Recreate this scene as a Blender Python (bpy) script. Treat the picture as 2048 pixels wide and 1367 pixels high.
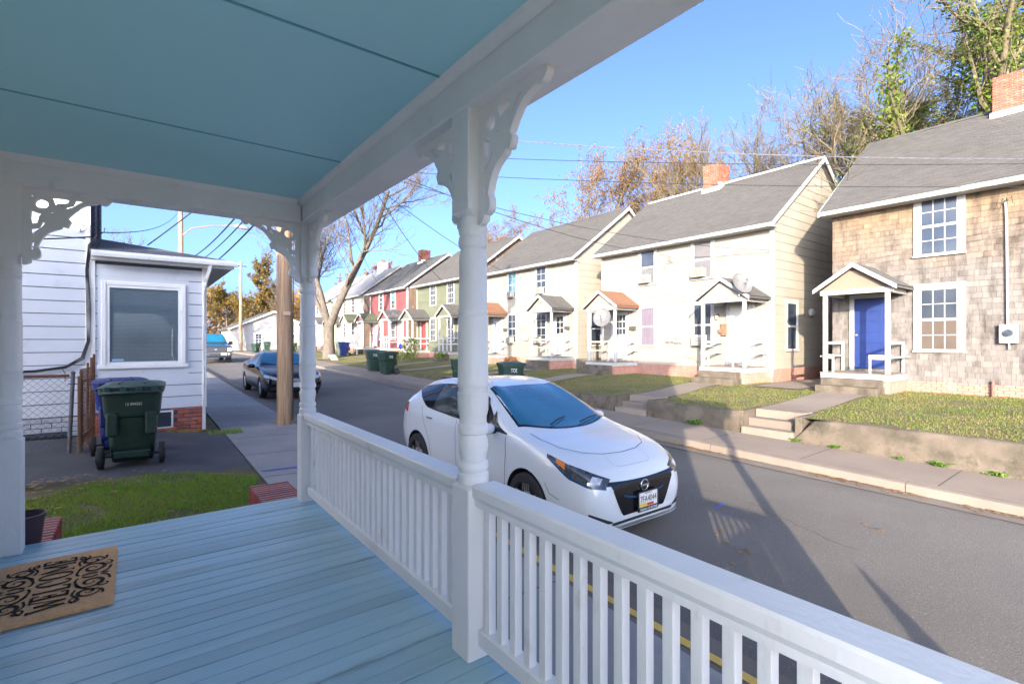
import bpy, bmesh, math, random
from mathutils import Vector, Matrix, noise
from mathutils.bvhtree import BVHTree
from math import sin, cos, pi, radians as R
for o in list(bpy.data.objects): bpy.data.objects.remove(o)
S = bpy.context.scene
COL = S.collection
# ------------------------------------------------ camera, sky, sun, exposure
TH = R(37.17); CZ = 2.15
cd = bpy.data.cameras.new('camera'); cam = bpy.data.objects.new('camera', cd); COL.objects.link(cam)
cd.sensor_width = 36; cd.lens = 997/2048*36; cd.clip_start = .05; cd.clip_end = 2000
cd.shift_y = -1.5/2048
cam.location = (0, 0, CZ); cam.rotation_euler = (pi/2, 0, -TH)
S.camera = cam
SUN_EL = R(13.75); SUN_DIR = Vector((.797*cos(SUN_EL), .604*cos(SUN_EL), -sin(SUN_EL)))   # the way the light travels
W = bpy.data.worlds.new('World'); S.world = W; W.use_nodes = True
nt = W.node_tree; bg = nt.nodes['Background']
sky = nt.nodes.new('ShaderNodeTexSky'); sky.sky_type = 'NISHITA'; sky.sun_disc = False
sky.sun_elevation = SUN_EL
sky.sun_rotation = math.atan2(-SUN_DIR.x, -SUN_DIR.y)
sky.altitude = 0; sky.air_density = .36; sky.dust_density = 4.2; sky.ozone_density = 3.4
nt.links.new(sky.outputs[0], bg.inputs[0]); bg.inputs[1].default_value = .15
sl = bpy.data.lights.new('sun', 'SUN'); sl.energy = 2.7; sl.angle = R(.53); sl.color = (1, .83, .64)
so = bpy.data.objects.new('sun', sl); COL.objects.link(so); so.location = (-30, -25, 30)
so.rotation_euler = SUN_DIR.to_track_quat('-Z', 'Y').to_euler()
S.view_settings.view_transform = 'Standard'; S.view_settings.look = 'None'
S.view_settings.exposure = 2.4; S.view_settings.gamma = 1
S.render.engine = 'CYCLES'
try:
    S.cycles.max_bounces = 8; S.cycles.diffuse_bounces = 4; S.cycles.transparent_max_bounces = 8
except Exception: pass
RND = random.Random(7)
# ------------------------------------------------ materials
MAT = {}
def M(name, c1, c2=None, scale=4, rough=.6, bump=0, bscale=60, metal=0, spec=.5, stretch=(1,1,1), c3=None, s3=.6, t3=(.55,.7), orand=0, coat=0, detail=4):
    if name in MAT: return MAT[name]
    m = bpy.data.materials.new(name); m.use_nodes = True; n = m.node_tree.nodes; L = m.node_tree.links
    b = n['Principled BSDF']; b.inputs['Roughness'].default_value = rough; b.inputs['Metallic'].default_value = metal
    b.inputs['Specular IOR Level'].default_value = spec; b.inputs['Coat Weight'].default_value = coat
    c1 = (*c1, 1)
    geo = n.new('ShaderNodeNewGeometry'); mp = n.new('ShaderNodeMapping'); mp.inputs['Scale'].default_value = stretch
    L.new(geo.outputs['Position'], mp.inputs['Vector'])
    col = None
    if c2:
        nz = n.new('ShaderNodeTexNoise'); nz.inputs['Scale'].default_value = scale; nz.inputs['Detail'].default_value = detail
        L.new(mp.outputs[0], nz.inputs['Vector'])
        rp = n.new('ShaderNodeValToRGB'); rp.color_ramp.elements[0].position = .35; rp.color_ramp.elements[1].position = .65
        rp.color_ramp.elements[0].color = c1; rp.color_ramp.elements[1].color = (*c2, 1)
        L.new(nz.outputs['Fac'], rp.inputs['Fac']); col = rp.outputs['Color']
    if c3:
        nz = n.new('ShaderNodeTexNoise'); nz.inputs['Scale'].default_value = s3; nz.inputs['Detail'].default_value = 6; nz.inputs['Roughness'].default_value = .65
        L.new(mp.outputs[0], nz.inputs['Vector'])
        mr = n.new('ShaderNodeMapRange'); mr.inputs[1].default_value = t3[0]; mr.inputs[2].default_value = t3[1]
        L.new(nz.outputs['Fac'], mr.inputs[0])
        mx = n.new('ShaderNodeMix'); mx.data_type = 'RGBA'; mx.inputs[7].default_value = (*c3, 1)
        if col: L.new(col, mx.inputs[6])
        else: mx.inputs[6].default_value = c1
        L.new(mr.outputs[0], mx.inputs[0]); col = mx.outputs[2]
    if orand:
        oi = n.new('ShaderNodeObjectInfo'); mr = n.new('ShaderNodeMapRange'); mr.inputs[3].default_value = 1-orand; mr.inputs[4].default_value = 1+orand
        L.new(oi.outputs['Random'], mr.inputs[0])
        mx = n.new('ShaderNodeMix'); mx.data_type = 'RGBA'; mx.blend_type = 'MULTIPLY'; mx.inputs[0].default_value = 1
        if col: L.new(col, mx.inputs[6])
        else: mx.inputs[6].default_value = c1
        L.new(mr.outputs[0], mx.inputs[7]); col = mx.outputs[2]
    if col: L.new(col, b.inputs['Base Color'])
    else: b.inputs['Base Color'].default_value = c1
    if bump:
        nz = n.new('ShaderNodeTexNoise'); nz.inputs['Scale'].default_value = bscale; nz.inputs['Detail'].default_value = 5
        L.new(mp.outputs[0], nz.inputs['Vector'])
        bp = n.new('ShaderNodeBump'); bp.inputs['Strength'].default_value = bump; bp.inputs['Distance'].default_value = .02
        L.new(nz.outputs['Fac'], bp.inputs['Height']); L.new(bp.outputs[0], b.inputs['Normal'])
    MAT[name] = m
    return m
def leafmat(name, cols, trans=.35, rough=.6):
    """foliage: colour varies from place to place through the crown, light passes through the blades"""
    if name in MAT: return MAT[name]
    m = bpy.data.materials.new(name); m.use_nodes = True; n = m.node_tree.nodes; L = m.node_tree.links
    b = n['Principled BSDF']; b.inputs['Roughness'].default_value = rough; b.inputs['Specular IOR Level'].default_value = .25
    g = n.new('ShaderNodeNewGeometry'); nz = n.new('ShaderNodeTexWhiteNoise'); nz.noise_dimensions = '1D'
    L.new(g.outputs['Random Per Island'], nz.inputs['W'])
    n2 = n.new('ShaderNodeTexNoise'); n2.inputs['Scale'].default_value = .9; L.new(g.outputs['Position'], n2.inputs['Vector'])
    ad = n.new('ShaderNodeMath'); ad.operation = 'MULTIPLY_ADD'; ad.inputs[1].default_value = .45; L.new(nz.outputs['Value'], ad.inputs[0])
    mr = n.new('ShaderNodeMapRange'); mr.inputs[1].default_value = .3; mr.inputs[2].default_value = .7; mr.inputs[4].default_value = .55
    L.new(n2.outputs['Fac'], mr.inputs[0]); L.new(mr.outputs[0], ad.inputs[2])
    rp = n.new('ShaderNodeValToRGB'); e = rp.color_ramp.elements
    while len(e) < len(cols): e.new(.5)
    for i, c in enumerate(cols): e[i].position = i/(len(cols)-1); e[i].color = (*c, 1)
    L.new(ad.outputs[0], rp.inputs['Fac']); L.new(rp.outputs[0], b.inputs['Base Color'])
    tr = n.new('ShaderNodeBsdfTranslucent'); L.new(rp.outputs[0], tr.inputs['Color'])
    mx = n.new('ShaderNodeMixShader'); mx.inputs[0].default_value = trans
    L.new(b.outputs[0], mx.inputs[1]); L.new(tr.outputs[0], mx.inputs[2]); L.new(mx.outputs[0], n['Material Output'].inputs['Surface'])
    MAT[name] = m
    return m
# ------------------------------------------------ mesh builder
class MB:
    def __init__(s): s.v = []; s.f = []; s.mi = []; s.cur = 0
    def add(s, vs, fs):
        k = len(s.v); s.v += [tuple(p) for p in vs]
        for f in fs: s.f.append([k+i for i in f]); s.mi.append(s.cur)
        return s
    def box(s, x0, x1, y0, y1, z0, z1, c=0, T=None):
        if c <= 0:
            vs = [(x, y, z) for z in (z0, z1) for y in (y0, y1) for x in (x0, x1)]
            fs = [(0,2,3,1),(4,5,7,6),(0,1,5,4),(2,6,7,3),(0,4,6,2),(1,3,7,5)]
        else:
            vs = []; ix = {}
            X = (x0, x1); Y = (y0, y1); Z = (z0, z1)
            for i in (0,1):
                for j in (0,1):
                    for k in (0,1):
                        sx = c*(1-2*i); sy = c*(1-2*j); sz = c*(1-2*k)
                        ix[i,j,k,0] = len(vs); vs.append((X[i], Y[j]+sy, Z[k]+sz))
                        ix[i,j,k,1] = len(vs); vs.append((X[i]+sx, Y[j], Z[k]+sz))
                        ix[i,j,k,2] = len(vs); vs.append((X[i]+sx, Y[j]+sy, Z[k]))
            fs = []
            def q(a, flip): fs.append(a[::-1] if flip else a)
            for i in (0,1):
                q([ix[i,0,0,0], ix[i,1,0,0], ix[i,1,1,0], ix[i,0,1,0]], i == 0)
                q([ix[0,i,0,1], ix[0,i,1,1], ix[1,i,1,1], ix[1,i,0,1]], i == 0)
                q([ix[0,0,i,2], ix[1,0,i,2], ix[1,1,i,2], ix[0,1,i,2]], i == 0)
            for a in (0,1):
                for b in (0,1):
                    q([ix[a,b,0,0], ix[a,b,1,0], ix[a,b,1,1], ix[a,b,0,1]], a == b)
                    q([ix[a,0,b,0], ix[a,0,b,2], ix[a,1,b,2], ix[a,1,b,0]], a == b)
                    q([ix[0,a,b,1], ix[1,a,b,1], ix[1,a,b,2], ix[0,a,b,2]], a != b)
            for i in (0,1):
                for j in (0,1):
                    for k in (0,1): q([ix[i,j,k,0], ix[i,j,k,1], ix[i,j,k,2]], (i+j+k) % 2 == 1)
        if T is not None: vs = [T @ Vector(p) for p in vs]
        return s.add(vs, fs)
    def prism(s, poly, fn0, fn1):
        """poly: 2-D outline; fn0/fn1 turn a 2-D point into the near and far 3-D point"""
        n = len(poly)
        vs = [fn0(*p) for p in poly]+[fn1(*p) for p in poly]
        fs = [tuple(range(n))[::-1], tuple(range(n, 2*n))]+[(i, (i+1) % n, n+(i+1) % n, n+i) for i in range(n)]
        return s.add(vs, fs)
    def tube(s, pts, rad, n=6, cap=True):
        pts = [Vector(p) for p in pts]
        if not hasattr(rad, '__len__'): rad = [rad]*len(pts)
        k = len(s.v); up = None
        for i, p in enumerate(pts):
            d = (pts[min(i+1, len(pts)-1)]-pts[max(i-1, 0)])
            d = d.normalized() if d.length > 1e-9 else Vector((0,0,1))
            if up is None:
                up = Vector((0,0,1)) if abs(d.z) < .9 else Vector((1,0,0))
            a = d.cross(up)
            a = a.normalized() if a.length > 1e-6 else d.orthogonal().normalized()
            b = d.cross(a); up = -b if False else up
            for j in range(n):
                t = 2*pi*j/n
                s.v.append(tuple(p+(a*cos(t)+b*sin(t))*rad[i]))
        for i in range(len(pts)-1):
            for j in range(n):
                s.f.append([k+i*n+j, k+i*n+(j+1) % n, k+(i+1)*n+(j+1) % n, k+(i+1)*n+j]); s.mi.append(s.cur)
        if cap:
            s.f.append([k+j for j in range(n)][::-1]); s.mi.append(s.cur)
            s.f.append([k+(len(pts)-1)*n+j for j in range(n)]); s.mi.append(s.cur)
        return s
    def lathe(s, prof, n=20, T=None, cap=True):
        """prof: (radius, z) pairs up the Z axis"""
        vs = []; fs = []
        for r, z in prof:
            for j in range(n): vs.append((r*cos(2*pi*j/n), r*sin(2*pi*j/n), z))
        for i in range(len(prof)-1):
            for j in range(n): fs.append((i*n+j, i*n+(j+1) % n, (i+1)*n+(j+1) % n, (i+1)*n+j))
        if cap: fs += [tuple(range(n))[::-1], tuple(range((len(prof)-1)*n, len(prof)*n))]
        if T is not None: vs = [T @ Vector(p) for p in vs]
        return s.add(vs, fs)
    def mesh(s, name, mats, smooth=False):
        me = bpy.data.meshes.new(name); me.from_pydata(s.v, [], s.f)
        mats = mats if isinstance(mats, (list, tuple)) else [mats]
        for m in mats: me.materials.append(m)
        if len(mats) > 1:
            for p, i in zip(me.polygons, s.mi): p.material_index = min(i, len(mats)-1)
        if smooth is True:
            for p in me.polygons: p.use_smooth = True
        elif smooth: 
            for p in me.polygons: p.use_smooth = True
            try: me.set_sharp_from_angle(angle=smooth)
            except Exception: pass
        me.update()
        return me
    def build(s, name, mats, parent=None, smooth=False, loc=None):
        return obj(name, s.mesh(name, mats, smooth), parent, loc)
WM = {}
def obj(name, me, parent=None, loc=None, mat4=None):
    o = bpy.data.objects.new(name, me); COL.objects.link(o)
    if mat4 is not None: o.matrix_basis = mat4
    elif loc is not None: o.location = loc
    put(o, parent); return o
def put(o, parent):
    """coordinates are the world's; the parent's own place is taken out again"""
    WM[o] = o.matrix_basis.copy() if o.rotation_mode else o.matrix_basis.copy()
    if o.location.length or True: WM[o] = Matrix.LocRotScale(o.location, o.rotation_euler, o.scale)
    if parent:
        o.parent = parent; o.matrix_parent_inverse = WM[parent].inverted()
def tag(o, label, cat, group=None):
    o['label'] = label; o['category'] = cat
    if group: o['group'] = group
    return o
def thing(name, label, cat, loc=(0,0,0), group=None, rz=0):
    o = bpy.data.objects.new(name, None); COL.objects.link(o); o.location = loc; o.rotation_euler = (0,0,rz)
    o.empty_display_size = .2; put(o, None)
    return tag(o, label, cat, group)
def struct(o, kind='structure'): o['kind'] = kind; return o
def copy_tree(o, parent=None):
    c = o.copy(); COL.objects.link(c); c.parent = parent
    if parent: c.matrix_parent_inverse = o.matrix_parent_inverse.copy()
    for ch in o.children: copy_tree(ch, c)
    return c
def text_mesh(body, size, mat, extrude=.002, sx=1, align='CENTER', name='lettering'):
    cu = bpy.data.curves.new('t', 'FONT'); cu.body = body; cu.size = size; cu.extrude = extrude; cu.align_x = align; cu.align_y = 'CENTER'; cu.resolution_u = 3
    to = bpy.data.objects.new('t', cu); COL.objects.link(to)
    me = bpy.data.meshes.new_from_object(to); bpy.data.objects.remove(to); bpy.data.curves.remove(cu)
    me.name = name; me.materials.clear(); me.materials.append(mat)
    if sx != 1: me.transform(Matrix.Diagonal((sx, 1, 1, 1)))
    return me
def lerp(a, b, t): return a+(b-a)*t
def smooth(t): t = max(0, min(1, t)); return t*t*(3-2*t)
# ------------------------------------------------ lie of the land (X across the street, Y up the street)
def zs(Y): 
    return .0195*(Y-4.4) if Y < 42 else .0195*37.6+.004*(Y-42)
XC, XF = 3.05, 8.85                                   # kerb faces
def z_near(X, Y):                                     # sidewalk and yards on this side
    t = 1.4-X
    return zs(Y)+.17+.02*(2.9-max(X, 1.4))+(.12*smooth(t/1.4)+.05*smooth((t-1.4)/2) if t > 0 else 0)
def z_house(Y): return .76+.0105*max(0, Y-12)
def z_far(X, Y):
    lo = max(.64, zs(Y)+.17)
    return lerp(lo, max(z_house(Y), lo), smooth((X-10.5)/5.5))
def zg(X, Y):
    if X < 2.9: return z_near(X, Y)
    if X > 10.5: return z_far(X, Y)
    return zs(Y)
# materials used everywhere
white = M('white_paint', (.89,.87,.83), (.83,.81,.77), scale=3, rough=.45, bump=.16, bscale=45, stretch=(1,1,.5), c3=(.60,.57,.51), s3=6, t3=(.62,.78))
white_old = M('weathered_white_paint', (.76,.76,.74), (.64,.63,.6), scale=9, rough=.6, bump=.12, bscale=50, c3=(.4,.37,.32), s3=7, t3=(.66,.74))
concrete = M('concrete', (.185,.155,.127), (.155,.13,.107), scale=1.2, rough=.9, bump=.25, bscale=120, c3=(.14,.12,.1), s3=2.2, t3=(.6,.75))
old_conc = M('mossy_concrete', (.125,.102,.076), (.078,.064,.048), scale=3.5, rough=.95, bump=.6, bscale=40, c3=(.045,.04,.026), s3=2.6, t3=(.5,.68))
asph = M('asphalt', (.112,.105,.096), (.152,.143,.130), scale=.45, rough=.92, bump=.7, bscale=150, c3=(.30,.285,.26), s3=75, t3=(.57,.68), detail=9)
asph_d = M('driveway_asphalt', (.07,.07,.075), (.10,.10,.10), scale=1.6, rough=.9, bump=.5, bscale=120)
soil = M('lawn_soil', (.085,.075,.03), (.125,.105,.045), scale=2.2, rough=1, bump=.6, bscale=30, c3=(.17,.12,.06), s3=.9, t3=(.5,.7))
yellow = M('yellow_kerb_paint', (.75,.48,.09), (.68,.42,.08), scale=8, rough=.7, bump=.2, bscale=60, c3=(.25,.22,.18), s3=9, t3=(.62,.7))
iron = M('dark_iron', (.03,.03,.032), rough=.6)
black = M('black_rubber', (.015,.015,.016), (.025,.025,.025), scale=20, rough=.75)
wire_m = M('cable_black', (.02,.02,.022), rough=.6)
# ================================================= GROUND, STREET, PAVEMENTS
def sheet(name, xs, ys, zf, mat, kind='structure', smooth_=True):
    vs = [(x, y, zf(x, y)) for y in ys for x in xs]; n = len(xs)
    fs = [(j*n+i, j*n+i+1, (j+1)*n+i+1, (j+1)*n+i) for j in range(len(ys)-1) for i in range(n-1)]
    o = obj(name, MB().add(vs, fs).mesh(name, mat, smooth_)); o['kind'] = kind; return o
def rng(a, b, n): return [a+(b-a)*i/n for i in range(n+1)]
sheet('ground', [-600,-200,-60,-20,60,200,700], [-600,-200,-60,-20]+rng(0,70,7)+[120,250,900], lambda x, y: zs(max(-20, min(y, 70)))-.25, soil)
YS = rng(-25, 75, 50)
sheet('street', [XC-.02, 4.5, 6, 7.5, XF+.02], YS, lambda x, y: zs(y)+.015*(1-((x-5.95)/2.9)**2), asph)
sheet('cross_street', [-40, -10, 3, 9, 30, 70], [64, 66, 68.5], lambda x, y: zs(y)+.021, asph)
for a, b, nm in ((XC-.01, XC+.34, 'gutter'), (XF-.34, XF+.01, 'gutter')):
    sheet(nm, [a, b], YS, lambda x, y: zs(y)+.019, concrete)
# near yard: lawn, driveway ; far yards
sheet('lawn', rng(-16, -3, 6)+rng(-2.2, 1.4, 9), rng(-14, 4, 6)+rng(4.6, 64, 60), lambda x, y: z_near(x, y)-.012, soil)
sheet('driveway', rng(-14, -2, 5)+rng(-1.4, 1.4, 8), rng(8.15, 11.75, 6), lambda x, y: z_near(x, y)+.004+(-.02 if y < 8.4+.12*sin(x*3) else 0), asph_d)
STEPS = ((4.5, 5.55), (8.06, 9.07), (13.45, 14.4))
_ys = sorted(rng(-25, 64, 60)+[q+k for a, b in STEPS for q, k in ((a, -.002), (b, .002))])
sheet('lawn', [11.32]+rng(11.6, 16.6, 9)+[20, 30, 60, 120], _ys, z_far, soil)
_e = [-25]+[q for a, b in STEPS for q in (a, b)]+[64]
for _a, _b in zip(_e[::2], _e[1::2]): sheet('lawn', [10.5, 10.9, 11.32], [_a+(_b-_a)*k/12 for k in range(13)], z_far, soil)
sheet('verge', [10.34, 10.42, 10.5], rng(17.55, 64, 30), lambda x, y: lerp(zs(y)+.166, z_far(10.5, y), (x-10.34)/.16), soil)
sheet('lawn', [-60,-20,0,8,20,40,90], [68.5,72,78,100,160], lambda x, y: zs(y)+.1, soil)
# kerbs: stone by stone with open joints
def kerb(name, x0, x1, ya, yb, L=3.05):
    root = struct(obj(name, None)); y = ya
    while y < yb:
        e = min(y+L, yb); m = MB(); 
        xf, xb = (x1, x0) if name == 'kerb' else (x1, x0)
        for (p, q) in ((y+.006, e-.006),):
            z0, z1 = zs(p), zs(q); face = x1 if x1 == XC else x0; back = x0 if x1 == XC else x1
            sg = 1 if face > back else -1
            prof = [(back, -.2), (face+.02*sg, -.2), (face, .10), (face-.012*sg, .135), (face-.05*sg, .152), (back, .158)]
            if sg > 0: prof = prof[::-1]
            m.prism(prof, lambda x, z: (x, p, z0+z), lambda x, z: (x, q, z1+z))
        m.build('kerb_stone', concrete, root, smooth=R(40)); y = e
    return root
kerb('kerb', 2.88, XC, -9.3, 64)
kerb('kerb', XF, 9.02, -9.9, 64)
def paint_line():
    m = MB(); ys = rng(-9, 10.6, 60); vs = []; r = random.Random(3)
    for y in ys:
        w = r.uniform(-.012, .012)
        for x, z in ((XC+.004, .06+w), (XC+.003, .105), (XC-.01, .142), (XC-.05, .158), (XC-.115+w, .162)): vs.append((x, y, zs(y)+z))
    fs = [(j*5+i+1, j*5+i, (j+1)*5+i, (j+1)*5+i+1) for j in range(60) for i in range(4)]
    return struct(m.add(vs, fs).build('kerb_paint', yellow))
paint_line()
walk_near = M('pavement_grey', (.33,.31,.29), (.26,.25,.24), scale=1.1, rough=.92, bump=.35, bscale=110, c3=(.42,.38,.33), s3=.8, t3=(.55,.7))
walk_far = M('pavement_tan', (.235,.19,.15), (.195,.158,.127), scale=.8, rough=.92, bump=.2, bscale=110, c3=(.18,.15,.12), s3=1.2, t3=(.58,.75))
def pavement(x0, x1, ya, yb, L, zf, mat, skew=0):
    root = struct(obj('sidewalk', None)); y = ya
    while y < yb:
        e = y+L+RND.uniform(-.02, .02); m = MB(); g = .002
        xs_ = [x0, x0+.012, x1-.012, x1]; ys_ = [y+g, y+g+.012, e-g-.012, e-g]
        vs = [(a, b, zf(a, b)+(-.001 if i in (0,3) or j in (0,3) else 0)) for j, b in enumerate(ys_) for i, a in enumerate(xs_)]
        fs = [(j*4+i, j*4+i+1, j*4+i+5, j*4+i+4) for j in range(3) for i in range(3)]
        k = len(vs); vs += [(a, b, zf(a, b)-.09) for a, b in ((x0, y+g), (x1, y+g), (x1, e-g), (x0, e-g))]
        fs += [(k, k+1, 3, 2, 1, 0), (k+1, k+2, 15, 11, 7, 3), (k+2, k+3, 12, 13, 14, 15), (k+3, k, 0, 4, 8, 12)]
        m.add(vs, fs).build('slab', mat, root); y = e
        MB().add([(x0, e-.006, zf(x0, e)+.0022), (x1, e-.006, zf(x1, e)+.0022), (x1, e+.006, zf(x1, e)+.0022), (x0, e+.006, zf(x0, e)+.0022)], [(0,1,2,3)]).build('joint', M('joint_dirt', (.045,.04,.034), (.08,.07,.055), scale=9, rough=1), root)
pavement(1.43, 2.872, -9, 64, 1.52, lambda x, y: z_near(x, y)-.005+.0, walk_near)
pavement(9.028, 10.36, -9, 64, 1.83, lambda x, y: zs(y)+.158+.012*(x-9), walk_far)
# low garden wall in stretches, steps and front walks
def garden_wall(ya, yb, label, ztop, cut=0):
    m = MB(); n = max(2, int((yb-ya)/.3)); r = random.Random(int(ya*10)); vs = []
    for i in range(n+1):
        y = lerp(ya, yb, i/n); b = zs(y)+.1; t = ztop(y)
        if cut and i == n: t = lerp(b, t, .35)
        elif cut and i == n-1: t = lerp(b, t, .93)
        w = lambda k=.008: r.uniform(-k, k)
        vs += [(10.375+w(), y, b), (10.385+w(), y, lerp(b, t, .5)), (10.40+w(), y, t-.045), (10.43, y, t-.008+w(.005)), (10.49, y, t+w(.005)), (10.565, y, t-.01), (10.58, y, t-.1), (10.58, y, b)]
    k = 8; fs = [(j*k+i, (j+1)*k+i, (j+1)*k+i+1, j*k+i+1) for j in range(n) for i in range(k-1)]
    fs += [tuple(range(k)), tuple(range(n*k, n*k+k))[::-1]]
    o = m.add(vs, fs).build('garden_wall', old_conc, smooth=R(50)); tag(o, label, 'wall', 'low concrete walls along the far sidewalk')
garden_wall(-12, 4.44, 'long low concrete wall with a broken end holding the lawn before the shingled house', lambda y: .65, 1)
garden_wall(5.6, 8.0, 'short low concrete wall between two flights of garden steps', lambda y: .65)
garden_wall(9.12, 13.4, 'low concrete wall along the lawn before the left half of the near cream house', lambda y: lerp(.65, .62, (y-9)/4))
garden_wall(14.5, 17.6, 'low sunken concrete wall at the lawn before the gap between the cream houses', lambda y: lerp(.62, .66, (y-14)/4))
def garden_steps(y0, y1, label, n=2):
    t = thing('garden_steps', label, 'steps', (10.4, (y0+y1)/2, zs(y0)+.16), 'garden steps up from the far sidewalk')
    zb = zs(y0)+.17; zt = .66
    for i in range(n):
        h = zb+(zt-zb)*(i+1)/(n+1)
        MB().box(10.36+.3*i, 11.3, y0+.004*i, y1-.004*i, zb-.15, h, .015).build('tread', concrete if i else walk_far, t)
    for yy in (y0-.14, y1+.004): MB().box(10.44, 11.34, yy, yy+.136, zb-.15, zt-.005, .015).build('cheek', old_conc, t)
    MB().box(10.36+.3*n, 11.35, y0+.01, y1-.01, zb-.15, zt+.006, .015).build('tread', walk_far, t)
garden_steps(4.5, 5.55, 'concrete garden steps toward the shingled house, sunlit')
garden_steps(8.06, 9.07, 'concrete garden steps toward the near cream house, in shade')
garden_steps(13.45, 14.4, 'concrete garden steps beside the sunken wall', 1)
def front_walk(pts, w, label=None):
    m = MB(); vs = []; n = len(pts)
    for x, y in pts:
        vs += [(x, y-w/2, z_far(x, y)+.022), (x, y+w/2, z_far(x, y)+.022)]
    m.add(vs, [(2*i, 2*i+2, 2*i+3, 2*i+1) for i in range(n-1)])
    struct(m.build('front_path', walk_far))
def path(xa, ya, xb, yb, w):
    front_walk([(lerp(xa, xb, t/6), lerp(ya, yb, smooth(t/6))) for t in range(7)], w)
path(11.3, 5.02, 14.9, 5.2, 1.05); path(11.3, 8.56, 14.9, 9.2, 1.0); path(11.3, 13.9, 14.9, 14.6, .95)
for k, (a, b) in enumerate(((18.3, 18.3), (23.6, 23.9), (27.6, 27.6), (33.0, 33.1), (37.0, 37.0), (42.5, 42.5), (46.4, 46.4))): path(10.36, a, 14.9, b, .9)
front_walk([(15.2, 7.1), (17, 7.15), (20, 7.15), (26, 7.15)], 1.3)
struct(MB().add([(1.47, 7.93, z_near(1.47, 7.93)+.003), (2.86, 7.90, z_near(2.86, 7.9)+.003), (2.86, 7.965, z_near(2.86, 7.96)+.003), (1.47, 7.975, z_near(1.47, 7.97)+.003)], [(0,1,2,3)]).build('pavement_paint', M('blue_survey_paint', (.05,.10,.45), (.08,.14,.5), scale=20, rough=.8)))
for (x_, y_, a_, l_) in ((3.75, 8.9, .3, .5), (3.55, 8.55, 1.3, .25), (6.1, 3.55, .2, .35), (5.9, 3.3, -.4, .2)):
    c_, s_ = cos(a_)*l_/2, sin(a_)*l_/2; vs_ = [(x_-c_-s_*.08, y_-s_+c_*.08), (x_+c_-s_*.08, y_+s_+c_*.08), (x_+c_+s_*.08, y_+s_-c_*.08), (x_-c_+s_*.08, y_-s_-c_*.08)]
    struct(MB().add([(a, b, zs(b)+.021) for a, b in vs_], [(3,2,1,0)]).build('road_paint', MAT['blue_survey_paint']))
def crack(pts, seed):
    r = random.Random(seed); vs = []; P = []
    for (a, b), (c, d) in zip(pts, pts[1:]):
        for k in range(10): P.append((lerp(a, c, k/10)+r.gauss(0, .02), lerp(b, d, k/10)+r.gauss(0, .02)))
    for i, (x, y) in enumerate(P):
        w = r.uniform(.0012, .004); q = P[min(i+1, len(P)-1)]; o = P[max(i-1, 0)]; dx, dy = q[0]-o[0], q[1]-o[1]; L = math.hypot(dx, dy) or 1
        for sg in (1, -1): vs.append((x-dy/L*w*sg, y+dx/L*w*sg, zs(y)+.015*(1-((x-5.95)/2.9)**2)+.0035))
    struct(MB().add(vs, [(2*i+1, 2*i+3, 2*i+2, 2*i) for i in range(len(P)-1)]).build('road_crack', M('crack_dark', (.035,.033,.03), rough=1)))
for k, pp in enumerate(([(6.0, 2.0), (6.6, 3.6), (6.4, 5.5), (7.0, 8.0)], [(6.2, 7.5), (6.0, 12), (6.4, 17), (6.1, 22)], [(4.6, 11), (6.0, 11.6), (8.3, 11.2)])): crack(pp, k)
# grass: nobody could count the blades
def grass(name, n, sampler, h, zf, mats, seed, w=.006):
    r = random.Random(seed); m = MB()
    for _ in range(n):
        p = sampler(r)
        if p is None: continue
        x, y = p; z = zf(x, y); a = r.uniform(0, 2*pi); hh = h*r.uniform(.45, 1.2); l = r.uniform(.2, .9)*hh; b = a+r.uniform(-1.5, 1.5)
        dx, dy = cos(a)*w, sin(a)*w
        m.cur = 0 if r.random() < .8 else 1
        m.add([(x-dx, y-dy, z), (x+dx, y+dy, z), (x+cos(b)*l, y+sin(b)*l, z+hh)], [(0,1,2)])
    o = m.build(name, mats); o['kind'] = 'stuff'; return o
g_near = leafmat('shade_grass', [(.12,.25,.02), (.20,.38,.03), (.29,.44,.055), (.37,.35,.11)], .3)  # shaded copy of the lawn grass, its colour raised against the shade
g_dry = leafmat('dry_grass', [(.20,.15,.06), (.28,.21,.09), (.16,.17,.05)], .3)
g_far = leafmat('sunlit_grass', [(.07,.12,.015), (.11,.17,.02), (.16,.18,.04), (.19,.15,.06)], .3)  # sunlit copy of the lawn grass, darker in colour than the shaded one
def bare(x, y, k=.62): return noise.noise((x*1.3, y*1.3, 3.1))+.4*noise.noise((x*4, y*4, 1)) > k-.35
def s_near(r):
    x = r.uniform(-2.6, 1.42); y = r.uniform(4.9, 8.25)
    if y > 8.12+.1*sin(x*3.1)-.25*smooth((x-.4)/1)+(-.5*smooth((-.4-x)/.6)): return None
    if x > 1.34+.06*sin(y*5): return None
    if bare(x, y) and r.random() < .75: return None
    return x, y
grass('grass', 85000, s_near, .045, lambda x, y: z_near(x, y)-.012, [g_near, g_dry], 1, .004)
def s_bung(r):
    x = r.uniform(.5, 1.75); y = r.uniform(11.15, 11.6); return (x, y) if x > 1.15 or y > 11.45 else None
grass('grass', 900, s_bung, .06, z_near, [g_near, g_dry], 2, .006)
PATHS = [(5.1, .55), (8.9, .6), (14.2, .55), (18.3, .5), (23.7, .5), (27.6, .5), (33.05, .5), (37, .5), (42.5, .5), (46.4, .5)]
def s_far(r):
    y = -2+50*r.random()**1.7; x = r.uniform(10.56, 17.05)
    if y > 17 and x < 10.5: return None
    for c, hw in PATHS:
        if abs(y-c-(.3 if 8 < c < 15 and x > 12.5 else 0)) < hw and x < 15.2: return None
    if 6.3 < y < 8 and x > 15: return None
    if x < 11.34 and any(a-.15 < y < b+.15 for a, b in STEPS): return None
    if bare(x*.7, y*.7, .7) and r.random() < .7: return None
    return x, y
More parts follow.
